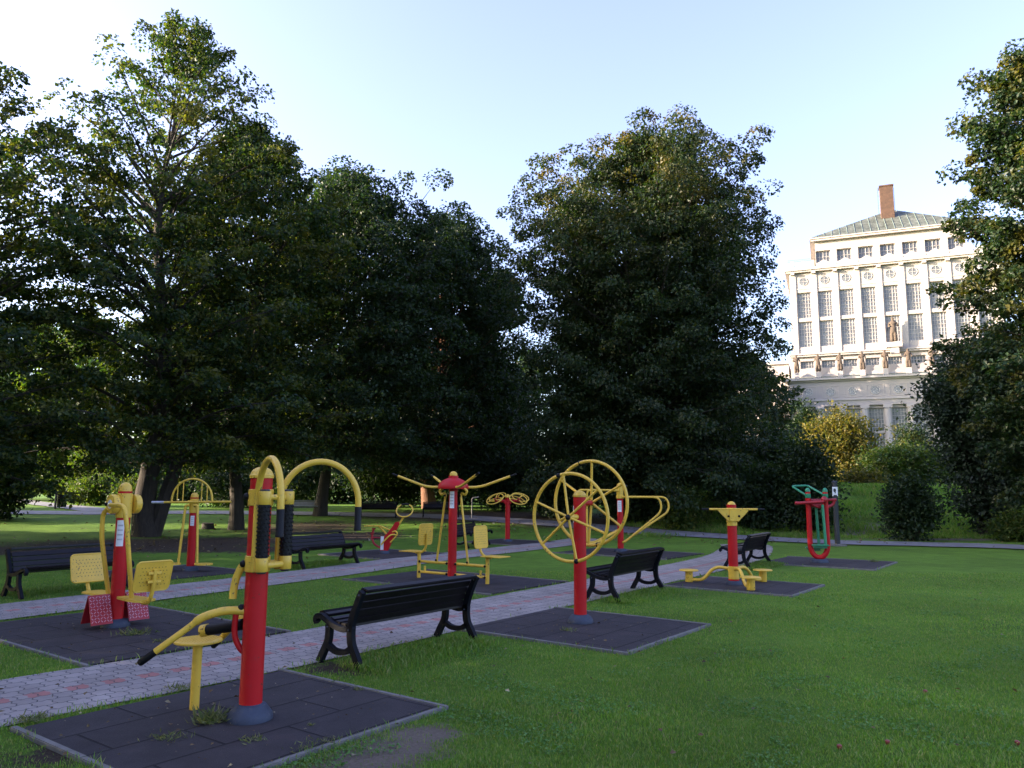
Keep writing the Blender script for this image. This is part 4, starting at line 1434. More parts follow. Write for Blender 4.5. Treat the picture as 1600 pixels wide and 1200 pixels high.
# wall strips between the stacked big windows
part("spandrels", TRIM, lambda m: [bx(m, u - .80, u + .80, -.80, -.5, a, b) for u in UC for a, b in ((8.77, 8.95), (5.62, 5.92), (.81, 2.78))])
def oculus(u, y, z, r, spokes):
    k = ("oc", r, spokes)
    if k not in proto_w:
        fm = MB()
        fm.tube(ring_pts((0, 0, 0), r, (1, 0, 0), (0, 0, 1), 32), .035, 8, closed=True)
        if spokes == 4:
            bx(fm, -.022, .022, -.03, .03, -r, r); bx(fm, -r, -.023, -.028, .028, -.022, .022); bx(fm, .023, r, -.028, .028, -.022, .022)
        else:
            fm.tube(ring_pts((0, 0, 0), r * .5, (1, 0, 0), (0, 0, 1), 24), .03, 6, closed=True)
            for i in range(8):
                a = math.pi / 4 * i
                fm.tube([(r * .5 * math.cos(a), 0, r * .5 * math.sin(a)), (r * math.cos(a), 0, r * math.sin(a))], .025, 6)
        f = fm.build("round_window", FRAME, bt, (u, y, z))
        MB().lathe([(r, 0), (r, .02)], (0, .03, 0), axis=(0, -1, 0), seg=32).build("pane", GLASSD if spokes == 4 else GLASS, f)
        proto_w[k] = f
        return
    src = proto_w[k]
    f = src.copy(); COL.objects.link(f); f.location = (u, y, z)
    c = src.children[0].copy(); COL.objects.link(c); c.parent = f
for u in UC:
    oculus(u, -.035, 28.15, .50, 4)
    oculus(u, -1.335, 13.85, .48, 8)
    for (y, z, a, b) in ((0, 28.13, .86, .93), (-1.3, 13.85, .92, .68)):
        def sq(m):
            for s_ in (-1, 1):
                bx(m, u + s_ * a - .04, u + s_ * a + .04, y - .05, y - .002, z - b, z + b)
                bx(m, u - a + .041, u + a - .041, y - .048, y - .002, z + s_ * b - .04, z + s_ * b + .04)
        part("panel_moulding", TRIM, sq)
# roof: hipped, standing seams, with the chimney
rf = MB()
A = [(u_l - .6, .38, 33.853), (u_r + .6, .38, 33.853), (u_r + .6, 14.5, 33.853), (u_l - .6, 14.5, 33.853)]
ap = [(12.2, 7.4, 38.6), (13.2, 7.4, 38.6)]
rf.add(A + ap, [(0, 1, 5, 4), (1, 2, 5), (2, 3, 4, 5), (3, 0, 4), (3, 2, 1, 0)])
ro = rf.build("roof", ROOFM, bt, smooth=False)
sm = MB()
n_s = 20
for i in range(1, n_s):
    u = u_l - .6 + (u_r - u_l + 1.2) * i / n_s
    if u < ap[0][0]: f = (u - (u_l - .6)) / (ap[0][0] - (u_l - .6))
    elif u > ap[1][0]: f = ((u_r + .6) - u) / ((u_r + .6) - ap[1][0])
    else: f = 1
    sm.tube([(u, .38, 33.87), (u, .38 + 7.02 * f, 33.87 + 4.747 * f)], .045, 5)
sm.build("seams", LEDGE, ro)
ch = MB().box((12.1, 5.2, 38.3), (1.55, 1.3, 5.4), bev=.02)
ch.box((12.1, 5.2, 41.08), (1.72, 1.45, .18))
ch = ch.build("chimney", BRICK, ro, smooth=False)
MB().tube([(11.1, 5.2, 36.6), (11.1, 5.2, 41.2)], .025, 5).tube([(11.1, 5.2, 40), (11.35, 5.2, 40)], .02, 5).build("ladder", DMET, ro)
MB().tube([(13.0, 5.2, 37.4), (13.0, 5.2, 40.9)], .025, 5).build("lightning_rod", DMET, ro)
part("railing", DMET, lambda m: [m.tube([(-.1, -.2, z), (WID + .1, -.2, z)], .012, 4) for z in (30.8, 31.0)] )

# statues: robed figures, one continuous skin each
def statue_mesh(seed, h=2.0):
    rs = random.Random(seed)
    me = bpy.data.meshes.new("statue")
    J = [(0, 0, 1.02, .20), (.01, 0, 1.25, .19), (0, 0, 1.46, .22), (0, -.02, 1.64, .08), (0, -.03, 1.78, .115), (0, -.02, 1.90, .09),
         (-.09, 0, .75, .19), (-.10, .02, .40, .18), (-.10, .0, .04, .19),
         (.09, 0, .75, .19), (.12, -.05, .40, .18), (.12, -.02, .04, .19),
         (-.23, 0, 1.46, .09), (-.31, -.02, 1.20, .085), (-.20 + rs.uniform(-.05, .05), -.20, 1.08 + rs.uniform(-.05, .2), .06),
         (.23, 0, 1.46, .09), (.32, -.02, 1.20, .085), (.26 + rs.uniform(-.2, .08), -.18, 1.0 + rs.uniform(-.05, .4), .06)]
    ed = [(0, 1), (1, 2), (2, 3), (3, 4), (4, 5), (0, 6), (6, 7), (7, 8), (0, 9), (9, 10), (10, 11), (2, 12), (12, 13), (13, 14), (2, 15), (15, 16), (16, 17)]
    me.from_pydata([(x * h / 2, y * h / 2, z * h / 2) for x, y, z, r in J], ed, [])
    return me, [r * h / 2 for *_, r in J]
def statue(u, y, z, h, seed, label):
    me, rad = statue_mesh(seed, h)
    o = bpy.data.objects.new("statue", me); COL.objects.link(o)
    sk = o.modifiers.new("skin", 'SKIN')
    for i, d in enumerate(me.skin_vertices[0].data):
        d.radius = (rad[i], rad[i] * .85); d.use_root = (i == 0)
    sk.use_smooth_shade = True
    o.modifiers.new("sub", 'SUBSURF').render_levels = 1
    me.materials.append(STONEB)
    M = bt_M @ Matrix.Translation((u, y, z))
    o.matrix_world = M
    return tag(o, label, "statue", "stone statues on the building")
bt_M = Matrix.Translation((BX, BY, 0)) @ Matrix.Rotation(BRZ, 4, 'Z')
names = ["first", "second", "third", "fourth", "fifth", "sixth", "seventh"]
for k in range(7):
    u = min(max(UC[0] - PITCHU / 2 + PITCHU * k, .38), WID)
    statue(u, -1.33, 16.3, 2.45, 20 + k, f"brown stone figure on the building ledge, {names[k]} of the row from its left end")
part("large_pedestal", TRIM, lambda m: (bx(m, UC[4] - .95, UC[4] + .75, -1.1, -.402, 18.95, 19.55), bx(m, UC[4] - .5, UC[4] + .4, -.95, -.402, 18.2, 18.95)))
statue(UC[4] - .1, -.80, 19.55, 3.2, 5, "large brown stone figure on the bracket in front of the tall windows")

# ------------------------------------------------------------------ foliage
def leaf_quads(c, d, nrm, L, W, rng, curl=.18):
    """c,d,nrm: (N,3); builds one pointed quad leaf each"""
    d = d / (np.linalg.norm(d, axis=1, keepdims=True) + 1e-9)
    s = np.cross(d, nrm); s /= (np.linalg.norm(s, axis=1, keepdims=True) + 1e-9)
    n = np.cross(s, d)
    L = L[:, None]; W = W[:, None]
    a = c - d * L * .5
    b = c + s * W * .5 + n * curl * W - d * L * .05
    t = c + d * L * .5 - n * curl * L * .3
    e = c - s * W * .5 + n * curl * W - d * L * .05
    v = np.stack([a, b, t, e], 1).reshape(-1, 3)
    f = np.arange(len(c) * 4, dtype=np.int32).reshape(-1, 4)
    return v, f

GAPS = []   # leaf-free tubes carved along sun rays to light chosen spots: (point, radius)
def carve_sun_gap(p, r, tmin=.3, prob=1.0):
    GAPS.append((np.array(p, float), r, tmin, prob))

def cull_gaps(c, first=None):
    keep = np.ones(len(c), bool)
    sd = np.array(sun_dir)
    for p, r, tm, pb in GAPS[:first]:
        v = c - p
        t = v @ sd
        d2 = (v * v).sum(1) - t * t
        keep &= ~((t > tm) & (d2 < r * r) & (np.modf(np.abs(c[:, 0] * 91.7 + c[:, 1] * 57.3 + c[:, 2] * 33.1))[0] < pb))
    return keep

def tubes_np(mb, path, r0, r1, seg=5):
    n = len(path)
    mb.tube(path, [r0 + (r1 - r0) * (i / (n - 1)) ** .8 for i in range(n)], seg)

def tree(name, label, base, H, z0, prof, nb, lpb, leaf, mat, tr, seed, elev=(15, 45), sub=.42, bark=BARK, lean=(0, 0), fill=.35,
         spread=.30, flat=.55, group=None, zstart=None, forks=1, jit=.22, cat="tree", droop=.35, gz=None, arch=0.0, subn=8, clump=0.0, dome=True, thin=1.0, gaps=None):
    """base: trunk foot; prof: list of (t, left radius, right radius) with t 0..1 from z0 to H; nb main branches"""
    rng = np.random.default_rng(seed)
    rs = random.Random(seed)
    bz = float(ground_h(base[0], base[1])) if gz is None else gz
    root = thing(name, label, cat, (base[0], base[1], bz), 0, group)
    pt = np.array([p[0] for p in prof]); pl = np.array([p[1] for p in prof]); pr_ = np.array([p[2] for p in prof])
    pd_ = (pl + pr_) / 2
    def rad(t, az):
        l, r_, d_ = np.interp(t, pt, pl), np.interp(t, pt, pr_), np.interp(t, pt, pd_)
        cx = math.cos(az)
        side = r_ if cx > 0 else l
        return side * cx * cx + d_ * (1 - cx * cx)
    def leader(z):
        f = z / H
        return Vector((lean[0] * f * f + .25 * math.sin(z * .5 + seed), lean[1] * f * f + .2 * math.cos(z * .45 + seed), z))
    tk = MB()
    zt = [0, .15, .5, 1.2] + list(np.linspace(2.2, H * .93, 12))
    def trr(z):
        f = max(0, 1 - z / (H * .95))
        return tr * (f ** 1.1) * .9 + .015 + tr * .32 * math.exp(-z / (tr * 1.6 + .2))
    lpts = [leader(z) - leader(0) * (1 - min(z, 1)) for z in zt]
    lpts[0].z = -.25
    tk.tube(lpts, [trr(z) for z in zt], 12)
    for k in range(1, forks):      # extra stems from the foot
        a = k * 2.1 + seed
        q = [Vector((.45 * tr * math.cos(a), .45 * tr * math.sin(a), -.2))]
        for i in range(1, 8):
            f = i / 7
            q.append(Vector(((tr * .5 + f * H * .16) * math.cos(a), (tr * .5 + f * H * .16) * math.sin(a), f * H * .62)))
        tubes_np(tk, q, tr * .75, .05, 9)
    C, D, N = [], [], []
    for i in range(nb):
        t = (i + rs.random()) / nb
        t = t ** .9
        az = i * 2.39996 + rs.uniform(-.4, .4)
        rr = rad(t, az) * rs.uniform(1 - jit, 1 + jit * .55)
        if dome and t > .82: rr *= rs.random() ** ((t - .82) * 2.6)
        zt_ = z0 + (H - z0) * t
        el = R(elev[0] + (elev[1] - elev[0]) * t + rs.uniform(-8, 8))
        zs = max(zstart if zstart is not None else max(1.2, z0 * .55), zt_ - rr * math.tan(el))
        zs = min(zs, H * .90)
        st = leader(zs)
        tipc = leader(min(zt_, H * .95))
        tip = Vector((tipc.x + rr * math.cos(az), tipc.y + rr * math.sin(az), zt_))
        mid = st.lerp(tip, .5) + Vector((rs.uniform(-.2, .2), rs.uniform(-.2, .2), rr * (.10 + arch)))
        path = []
        for k in range(7):
            u = k / 6
            path.append(st * (1 - u) ** 2 + mid * 2 * u * (1 - u) + tip * u * u)
        L = (tip - st).length
        tubes_np(tk, path, min(.02 + L * .008 + tr * .06, trr(zs) * .7), .012, 5)
        # side twigs carrying leaf sprays
        for k in range(subn):
            u = .28 + .72 * (k + rs.random()) / subn
            p = st * (1 - u) ** 2 + mid * 2 * u * (1 - u) + tip * u * u
            dr = (mid - st) * (1 - u) + (tip - mid) * u
            dr.normalize()
            ang = rs.choice((-1, 1)) * R(rs.uniform(22, 68))
            sd_ = Matrix.Rotation(ang, 3, 'Z') @ dr
            sd_.z += rs.uniform(-.28, .22)
            sd_.normalize()
            sl_ = max(.5, L * sub * (1.15 - .75 * u) * rs.uniform(.6, 1.25))
            if k >= subn - 2: sd_ = (dr + sd_ * .3).normalized(); sl_ = max(.5, L * .2)
            e = p + sd_ * sl_ + Vector((0, 0, -.12 * sl_ * droop))
            if k % 2 == 0: tk.tube([p, p.lerp(e, .5) + Vector((0, 0, .04 * sl_)), e], [.010 + .006 * sl_, .009, .004], 3, caps=False)
            n = max(3, int(lpb / subn * rs.uniform(.6, 1.4) * (1 - (1 - thin) * float(S(.5, .8, t)))))
            w = np.clip(np.array([.30, .55, .80, 1.0])[rng.integers(0, 4, n)] + rng.normal(size=n) * .05, 0, 1.08)
            c = np.outer(1 - w, p) + np.outer(w, e)
            sp = spread * (.5 + .7 * rng.random((n, 1)))
            off = rng.normal(size=(n, 3)) * sp * np.array([1, 1, flat])
            c = c + off
            dd = np.array(sd_)[None] * .6 + rng.normal(size=(n, 3)) * .6 + np.array([0, 0, -droop])
            nn = rng.normal(size=(n, 3)) * .55 + np.array([0, 0, 1.0]) + np.array([math.cos(az), math.sin(az), 0]) * .45
            if clump:
                rc = clump * rs.uniform(.65, 1.25)
                q = rng.normal(size=(n, 3)); q[:, 2] = np.abs(q[:, 2]) * 1.1 - .35
                q += np.array([math.cos(az), math.sin(az), 0]) * .5
                q /= np.linalg.norm(q, axis=1, keepdims=True)
                sh = rc * (.55 + .5 * rng.random((n, 1)) ** .6)
                cen = p.lerp(e, rs.uniform(.55, 1.0))
                c = np.array(cen) + q * sh * np.array([1.1, 1.1, .75]) + rng.normal(size=(n, 3)) * .05
                dd = q * .7 + rng.normal(size=(n, 3)) * .5 + np.array([0, 0, -droop])
                nn = q * 1.0 + rng.normal(size=(n, 3)) * .4 + np.array([0, 0, .5])
            C.append(c); D.append(dd); N.append(nn)
    if fill > 0:
        n = int(nb * lpb * fill)
        t = rng.random(n) * (1.0 if thin >= 1 else .7); az = rng.random(n) * 2 * np.pi
        l, r_ = np.interp(t, pt, pl), np.interp(t, pt, pr_)
        cx = np.cos(az)
        rr = np.where(cx > 0, r_, l) * cx ** 2 + (l + r_) / 2 * (1 - cx ** 2)
        q = rr * (.25 + .58 * np.sqrt(rng.random(n)))
        z = z0 + (H - z0) * t * .95
        c = np.stack([lean[0] * (z / H) ** 2 + q * np.cos(az), lean[1] * (z / H) ** 2 + q * np.sin(az), z], 1)
        # clump it: keep only some cells of a coarse lattice
        cell = np.floor(c / 1.1).astype(int)
        hsh = (cell[:, 0] * 73856093 ^ cell[:, 1] * 19349663 ^ cell[:, 2] * 83492791) % 100
        c = c[hsh < 48]
        n = len(c)
        C.append(c); D.append(rng.normal(size=(n, 3)) + np.array([0, 0, -droop])); N.append(rng.normal(size=(n, 3)) * .6 + np.array([0, 0, 1.0]))
    C = np.concatenate(C); D = np.concatenate(D); N = np.concatenate(N)
    k = cull_gaps(C + np.array([base[0], base[1], bz]), gaps)
    C, D, N = C[k], D[k], N[k]
    k = C[:, 2] > .25
    C, D, N = C[k], D[k], N[k]
    sz = leaf * (.65 + .7 * rng.random(len(C)))
    v, f = leaf_quads(C, D, N, sz * 1.15, sz * .85, rng)
    np_mesh("crown", v, f, mat, root)
    tk.build("trunk", bark, root)
    return root

def shrub(name, label, base, lobes, n, leaf, mat, seed, group=None, stems=5, cat="shrub", gz=None, up=.5, shell=.55, clump=.7, srad=.03):
    """lobes: (dx, dy, z, rx, ry, rz)"""
    rng = np.random.default_rng(seed); rs = random.Random(seed)
    bz = float(ground_h(base[0], base[1])) if gz is None else gz
    root = thing(name, label, cat, (base[0], base[1], bz), 0, group)
    C, D, N = [], [], []
    vol = np.array([l[3] * l[4] + l[4] * l[5] + l[3] * l[5] for l in lobes]); vol = vol / vol.sum()
    sm_ = MB()
    for l, w in zip(lobes, vol):
        m = int(n * w)
        ncl = max(10, int(m / 38))
        dirs = rng.normal(size=(ncl, 3)); dirs /= np.linalg.norm(dirs, axis=1, keepdims=True)
        rr = (shell + (1.06 - shell) * rng.random(ncl) ** .6)[:, None] * (1 + .16 * rng.normal(size=(ncl, 1)))
        cc = dirs * rr * np.array(l[3:6]) + np.array(l[0:3])
        ii = rng.integers(0, ncl, m)
        cl_r = clump * leaf * 3.2
        c = cc[ii] + rng.normal(size=(m, 3)) * cl_r * np.array([1, 1, .7])
        d = dirs[ii] * .8 + rng.normal(size=(m, 3)) * .7 + np.array([0, 0, up - .5])
        nn = dirs[ii] * .6 + rng.normal(size=(m, 3)) * .5 + np.array([0, 0, .8])
        C.append(c); D.append(d); N.append(nn)
        for k in range(stems):
            q = Vector(l[0:3]) + Vector((rs.uniform(-.5, .5) * l[3], rs.uniform(-.5, .5) * l[4], rs.uniform(-.1, .5) * l[5]))
            p0 = Vector((l[0] * .2 + rs.uniform(-.15, .15), l[1] * .2 + rs.uniform(-.15, .15), -.1))
            md = p0.lerp(q, .5) + Vector((0, 0, .15 * l[5]))
            sm_.tube(catmull([p0, md, q], 4), [srad * (1 - .08 * i) for i in range(9)], 5)
    C = np.concatenate(C); D = np.concatenate(D); N = np.concatenate(N)
    k = C[:, 2] > .03
    k &= cull_gaps(C + np.array([base[0], base[1], bz]))
    C, D, N = C[k], D[k], N[k]
    sz = leaf * (.65 + .7 * rng.random(len(C)))
    v, f = leaf_quads(C, D, N, sz * 1.2, sz * .8, rng)
    np_mesh("foliage", v, f, mat, root)
    if sm_.v: sm_.build("stem", BARK, root)
    return root

def m_at(Y): return Y / FPX          # metres per photo pixel at distance Y (about)


# ------------------------------------------------------------------ trees in view
def foot(px, Y):
    """ground point under photo column px at distance Y"""
    d = ray(px, 770)
    return (d.x * Y / d.y, Y)

# leaves cut away along sun rays so light lands on chosen targets
carve_sun_gap(P(655, 785, 45.5), .9); carve_sun_gap(G(560, 838), .9); carve_sun_gap(P(212, 770, 27.6), .22); carve_sun_gap(P(236, 795, 27.6), .28)
carve_sun_gap(G(70, 828), 1.9, .3, .55); carve_sun_gap(G(15, 824), 1.7, .3, .55)
carve_sun_gap(P(150, 735, 58), 2.6, 4); carve_sun_gap(P(140, 765, 45), 1.3, 2.5)
carve_sun_gap(P(1310, 665, 60), 2.6, 4); carve_sun_gap(P(1430, 705, 52), 2.2, 4); carve_sun_gap(P(1350, 752, 46), 1.3, 2)
carve_sun_gap(P(400, 190, 32), 2.4, 3.5); carve_sun_gap(P(120, 150, 28), 2.0, 4); carve_sun_gap(P(1570, 110, 24.6), 1.8, 3)
# large feathery tree on the left with the double trunk
b = G(228, 838)
tree("feathery_tree", "tall feathery tree with a thick double trunk, its spiky tip highest in the picture", (b.x, b.y), 20.3, 2.0,
     [(0, 4.0, 4.2), (.15, 5.6, 5.2), (.4, 5.2, 5.0), (.55, 4.6, 4.4), (.66, 3.9, 3.8), (.74, 3.4, 3.2), (.80, 2.9, 2.9), (.86, 2.3, 2.4), (.93, 1.4, 1.7), (1, .25, .35)],
     120, 780, .125, L_HORN, .40, 11, elev=(8, 46), sub=.34, fill=.20, spread=.19, flat=.45, lean=(-.2, 0), dome=False, thin=.45, clump=.42, group="trees of the park", forks=2, arch=.05, subn=10, zstart=2.6, jit=.36)
b = foot(372, 32)
tree("feathery_tree", "leafy tree with a golden-lit top, right of the spiky double-trunked tree", b, 17.2, 2.4,
     [(0, 3.4, 4.6), (.2, 4.4, 5.4), (.45, 4.2, 4.8), (.65, 3.6, 4.0), (.8, 2.9, 3.0), (.92, 2.0, 1.7), (1, .5, .6)],
     110, 820, .13, L_HORN, .28, 15, elev=(12, 50), sub=.36, fill=.25, spread=.2, clump=.5, group="trees of the park", subn=9, zstart=3.4, jit=.3)
tree("feathery_tree", "feathery tree cut by the left edge of the picture, with long rising limbs", (-18.6, 24.5), 16.0, 1.6,
     [(0, 3.5, 3.8), (.2, 5, 4.8), (.5, 4.5, 4.6), (.75, 3, 4.2), (.9, 1.8, 2.6), (1, .3, .6)],
     100, 660, .13, L_HORN, .40, 21, elev=(10, 42), sub=.36, fill=.16, spread=.20, flat=.5, group="trees of the park", subn=9, zstart=2.6, jit=.32, dome=False, thin=.6, clump=.45)
# broad trees of the middle left
b = G(500, 806)
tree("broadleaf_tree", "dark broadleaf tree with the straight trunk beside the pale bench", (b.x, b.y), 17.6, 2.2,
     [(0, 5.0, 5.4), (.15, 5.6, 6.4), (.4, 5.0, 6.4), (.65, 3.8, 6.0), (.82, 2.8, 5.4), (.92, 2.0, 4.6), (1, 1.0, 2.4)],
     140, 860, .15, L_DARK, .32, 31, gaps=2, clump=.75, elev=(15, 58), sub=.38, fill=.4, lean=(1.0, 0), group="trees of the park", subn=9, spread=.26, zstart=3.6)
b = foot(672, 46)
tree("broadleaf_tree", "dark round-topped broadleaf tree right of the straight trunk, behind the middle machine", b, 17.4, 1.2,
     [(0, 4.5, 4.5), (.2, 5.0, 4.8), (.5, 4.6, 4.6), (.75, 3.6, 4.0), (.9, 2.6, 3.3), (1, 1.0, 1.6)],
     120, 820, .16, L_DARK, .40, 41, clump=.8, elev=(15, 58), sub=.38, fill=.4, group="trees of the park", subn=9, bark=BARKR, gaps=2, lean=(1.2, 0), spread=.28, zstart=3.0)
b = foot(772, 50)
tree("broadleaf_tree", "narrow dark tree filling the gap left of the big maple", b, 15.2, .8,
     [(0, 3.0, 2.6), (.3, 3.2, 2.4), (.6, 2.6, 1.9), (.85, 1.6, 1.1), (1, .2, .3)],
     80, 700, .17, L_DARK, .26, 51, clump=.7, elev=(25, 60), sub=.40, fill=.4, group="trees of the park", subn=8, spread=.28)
# the big maple
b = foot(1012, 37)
tree("maple_tree", "big round maple with a golden-lit crown top, left of the pale building", b, 18.8, .9,
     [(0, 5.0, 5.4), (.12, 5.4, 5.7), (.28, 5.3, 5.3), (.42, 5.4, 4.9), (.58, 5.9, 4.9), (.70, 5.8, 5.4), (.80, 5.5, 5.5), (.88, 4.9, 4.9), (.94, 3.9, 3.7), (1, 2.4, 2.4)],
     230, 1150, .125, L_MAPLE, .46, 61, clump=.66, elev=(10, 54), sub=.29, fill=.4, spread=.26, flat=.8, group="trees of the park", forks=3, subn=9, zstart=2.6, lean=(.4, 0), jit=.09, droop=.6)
# right-hand trees
tree("linden_tree", "tall linden at the right edge with golden-lit leaves near its tip", (18.3, 24.6), 17.0, 1.4,
     [(0, 1.8, 4), (.2, 2.5, 5), (.42, 2.1, 5), (.58, 1.9, 5), (.70, 2.2, 4.5), (.82, 2.3, 4), (.92, 1.9, 3), (1, .9, 1.2)],
     110, 760, .13, L_RIGHT, .36, 71, clump=.5, elev=(12, 52), sub=.38, fill=.30, spread=.22, group="trees of the park", subn=9, jit=.3, zstart=2.5)
shrub("tall_shrub", "tall dark rounded shrub under the linden, by the back path", G(1540, 838)[:2],
      [(0.9, 0, 2.0, 1.9, 1.8, 2.2), (2.0, .3, 3.4, 2.1, 2.0, 2.4), (.2, .2, 4.8, 1.6, 1.5, 1.6), (.1, .4, 6.6, 1.3, 1.2, 1.3), (-.9, .1, 5.3, 1.1, 1.1, 1.2), (1.2, .4, 6.6, 1.7, 1.7, 1.8), (2.8, .5, 6.6, 2, 1.8, 2.2), (-.2, .0, 3.6, 1.1, 1.1, 1.2)],
      42000, .15, L_BLUE, 81, stems=4, shell=.5, srad=.05)
shrub("small_bush", "bright green low bush at the foot of the dark shrub, right edge", G(1592, 846)[:2],
      [(0, 0, .45, .75, .6, .5), (.6, .1, .5, .6, .6, .55)], 4500, .10, L_BRIGHT, 82, group="bushes along the back path")
# shrubs on the bank
def bush_px(name, label, px, pyb, Y, w, h, n, leaf, mat, seed, group="bushes behind the back path", extra=()):
    """bush w x h photo pixels wide and tall, foot at column px"""
    x, y = foot(px, Y)
    mm = m_at(Y)
    W_, H_ = w * mm / 2, h * mm
    rs = random.Random(seed)
    lobes = [(0, 0, H_ * .45, W_ * .8, W_ * .7, H_ * .52)]
    for k in range(4):
        lobes.append((rs.uniform(-.5, .5) * W_, rs.uniform(-.3, .3) * W_, H_ * rs.uniform(.3, .72), W_ * rs.uniform(.35, .55), W_ * rs.uniform(.35, .5), H_ * rs.uniform(.22, .34)))
    return shrub(name, label, (x, y), lobes, n, leaf, mat, seed, group, stems=3)
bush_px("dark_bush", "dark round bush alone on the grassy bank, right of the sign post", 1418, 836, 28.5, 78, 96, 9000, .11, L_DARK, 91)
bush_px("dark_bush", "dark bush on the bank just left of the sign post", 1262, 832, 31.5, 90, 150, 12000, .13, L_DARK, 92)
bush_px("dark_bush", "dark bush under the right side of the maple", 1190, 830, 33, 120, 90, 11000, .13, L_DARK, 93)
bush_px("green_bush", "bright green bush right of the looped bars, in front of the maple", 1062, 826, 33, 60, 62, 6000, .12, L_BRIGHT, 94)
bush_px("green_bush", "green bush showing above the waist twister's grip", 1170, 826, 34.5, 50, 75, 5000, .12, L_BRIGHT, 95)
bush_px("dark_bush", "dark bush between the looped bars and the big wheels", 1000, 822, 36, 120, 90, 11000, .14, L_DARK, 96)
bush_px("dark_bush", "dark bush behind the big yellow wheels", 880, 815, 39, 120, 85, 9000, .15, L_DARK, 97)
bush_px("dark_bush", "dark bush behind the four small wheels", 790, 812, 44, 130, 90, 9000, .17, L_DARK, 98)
bush_px("golden_tree", "small golden-leaved tree in front of the pale building", 1318, 770, 60, 120, 118, 15000, .20, L_YELLOW, 99, "small trees before the building")
bush_px("green_tree", "broad bright green bush right of the golden tree", 1425, 770, 52, 150, 66, 14000, .17, L_BRIGHT, 100, "small trees before the building")
bush_px("dark_conifer", "dark pointed small tree left of the golden tree", 1263, 770, 64, 44, 125, 9000, .18, L_DARK, 101, "small trees before the building")
bush_px("green_tree", "dull green small tree standing against the building's big windows", 1432, 770, 70, 60, 112, 8000, .2, L_RIGHT, 102, "small trees before the building")
bush_px("golden_bush", "low golden bushes along the top of the bank", 1350, 770, 46, 64, 22, 4000, .12, L_YELLOW, 103, "small trees before the building")
# far left: hedges and sunlit bushes beyond the path
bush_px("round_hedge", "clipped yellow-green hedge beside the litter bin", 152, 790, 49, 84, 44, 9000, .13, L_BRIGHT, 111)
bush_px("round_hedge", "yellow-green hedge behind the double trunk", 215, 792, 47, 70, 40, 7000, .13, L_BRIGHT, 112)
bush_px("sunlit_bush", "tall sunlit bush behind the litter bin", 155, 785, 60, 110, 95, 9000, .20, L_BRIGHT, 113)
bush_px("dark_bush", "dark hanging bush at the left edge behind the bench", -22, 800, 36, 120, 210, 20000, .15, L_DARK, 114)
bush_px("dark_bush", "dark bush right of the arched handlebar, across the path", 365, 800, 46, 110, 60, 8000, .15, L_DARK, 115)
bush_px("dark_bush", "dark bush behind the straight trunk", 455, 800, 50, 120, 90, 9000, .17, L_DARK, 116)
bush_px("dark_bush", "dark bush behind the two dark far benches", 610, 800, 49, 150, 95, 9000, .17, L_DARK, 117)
# trees standing further back, closing the view
far = [(-40, 70, 17, "dark far tree at the left edge beyond the path"), (40, 82, 19, "far tree seen through the gap left of the double trunk"), (120, 66, 16, "sunlit far tree behind the yellow-green hedge"),
       (300, 72, 20, "far tree filling the gap right of the double trunk"), (410, 80, 18, "far tree left of the straight trunk"), (560, 74, 17, "far tree right of the straight trunk"),
       (700, 84, 19, "far tree behind the round-topped broadleaf tree"), (830, 78, 15, "far tree in the gap left of the maple"), (960, 84, 22, "far tree hidden low behind the maple"), (1075, 88, 19.5, "tall far tree behind the maple's right half"), (1180, 92, 16, "far tree between the maple and the building")]  # hidden tree behind the maple's right half is added to shade the building
for i, (px, Y, h, lab) in enumerate(far):
    rs = random.Random(200 + i)
    x, y = foot(px, Y)
    tree("distant_tree", lab, (x, y), h, .6, [(0, 5, 5), (.3, 6.4, 6.4), (.6, 5.4, 5.6), (.85, 3, 3), (1, .6, .6)], 60, 170, .42, L_BRIGHT if i in (1, 2, 3) else L_DARK, .35, 200 + i,
         elev=(15, 50), sub=.45, fill=.3, spread=.45, group="trees closing the view", subn=6)
# unseen trees placed beyond the left edge to keep sun off the lawn
off = [(-29.5, 20.5, 16), (-19, 8, 15), (-24, 16, 17), (-15, -3, 14), (-27, 2, 18), (-32, 26, 14), (-21, -12, 16), (-34, 12, 16), (-40, 40, 13), (-12.5, -10, 13)]
for i, (x, y, h) in enumerate(off):
    tree("unseen_shade_tree", "unseen broadleaf tree placed left of the view to shade the machines", (x, y), h, 1.0, [(0, 4.2, 4.2), (.3, 5.6, 5.6), (.6, 5.0, 5.0), (.85, 3, 3), (1, .8, .8)], 60, 170, .42, L_DARK, .35, 300 + i,
         elev=(15, 50), sub=.45, fill=.45, spread=.45, group="unseen shade trees beside the lawn", subn=6)


# ------------------------------------------------------------------ understory that closes the view under the crowns
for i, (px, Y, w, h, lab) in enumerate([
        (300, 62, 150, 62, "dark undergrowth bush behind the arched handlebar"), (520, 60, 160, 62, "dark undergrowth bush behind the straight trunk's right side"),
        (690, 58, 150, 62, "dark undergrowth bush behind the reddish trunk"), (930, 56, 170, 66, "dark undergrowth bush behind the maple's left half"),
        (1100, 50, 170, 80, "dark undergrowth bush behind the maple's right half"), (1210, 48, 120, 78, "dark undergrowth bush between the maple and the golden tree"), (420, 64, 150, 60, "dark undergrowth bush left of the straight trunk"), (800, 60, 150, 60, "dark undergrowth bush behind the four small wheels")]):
    bush_px("undergrowth_bush", lab, px, 800, Y, w, h, 9000, .24, L_DARK, 400 + i, "undergrowth under the trees")

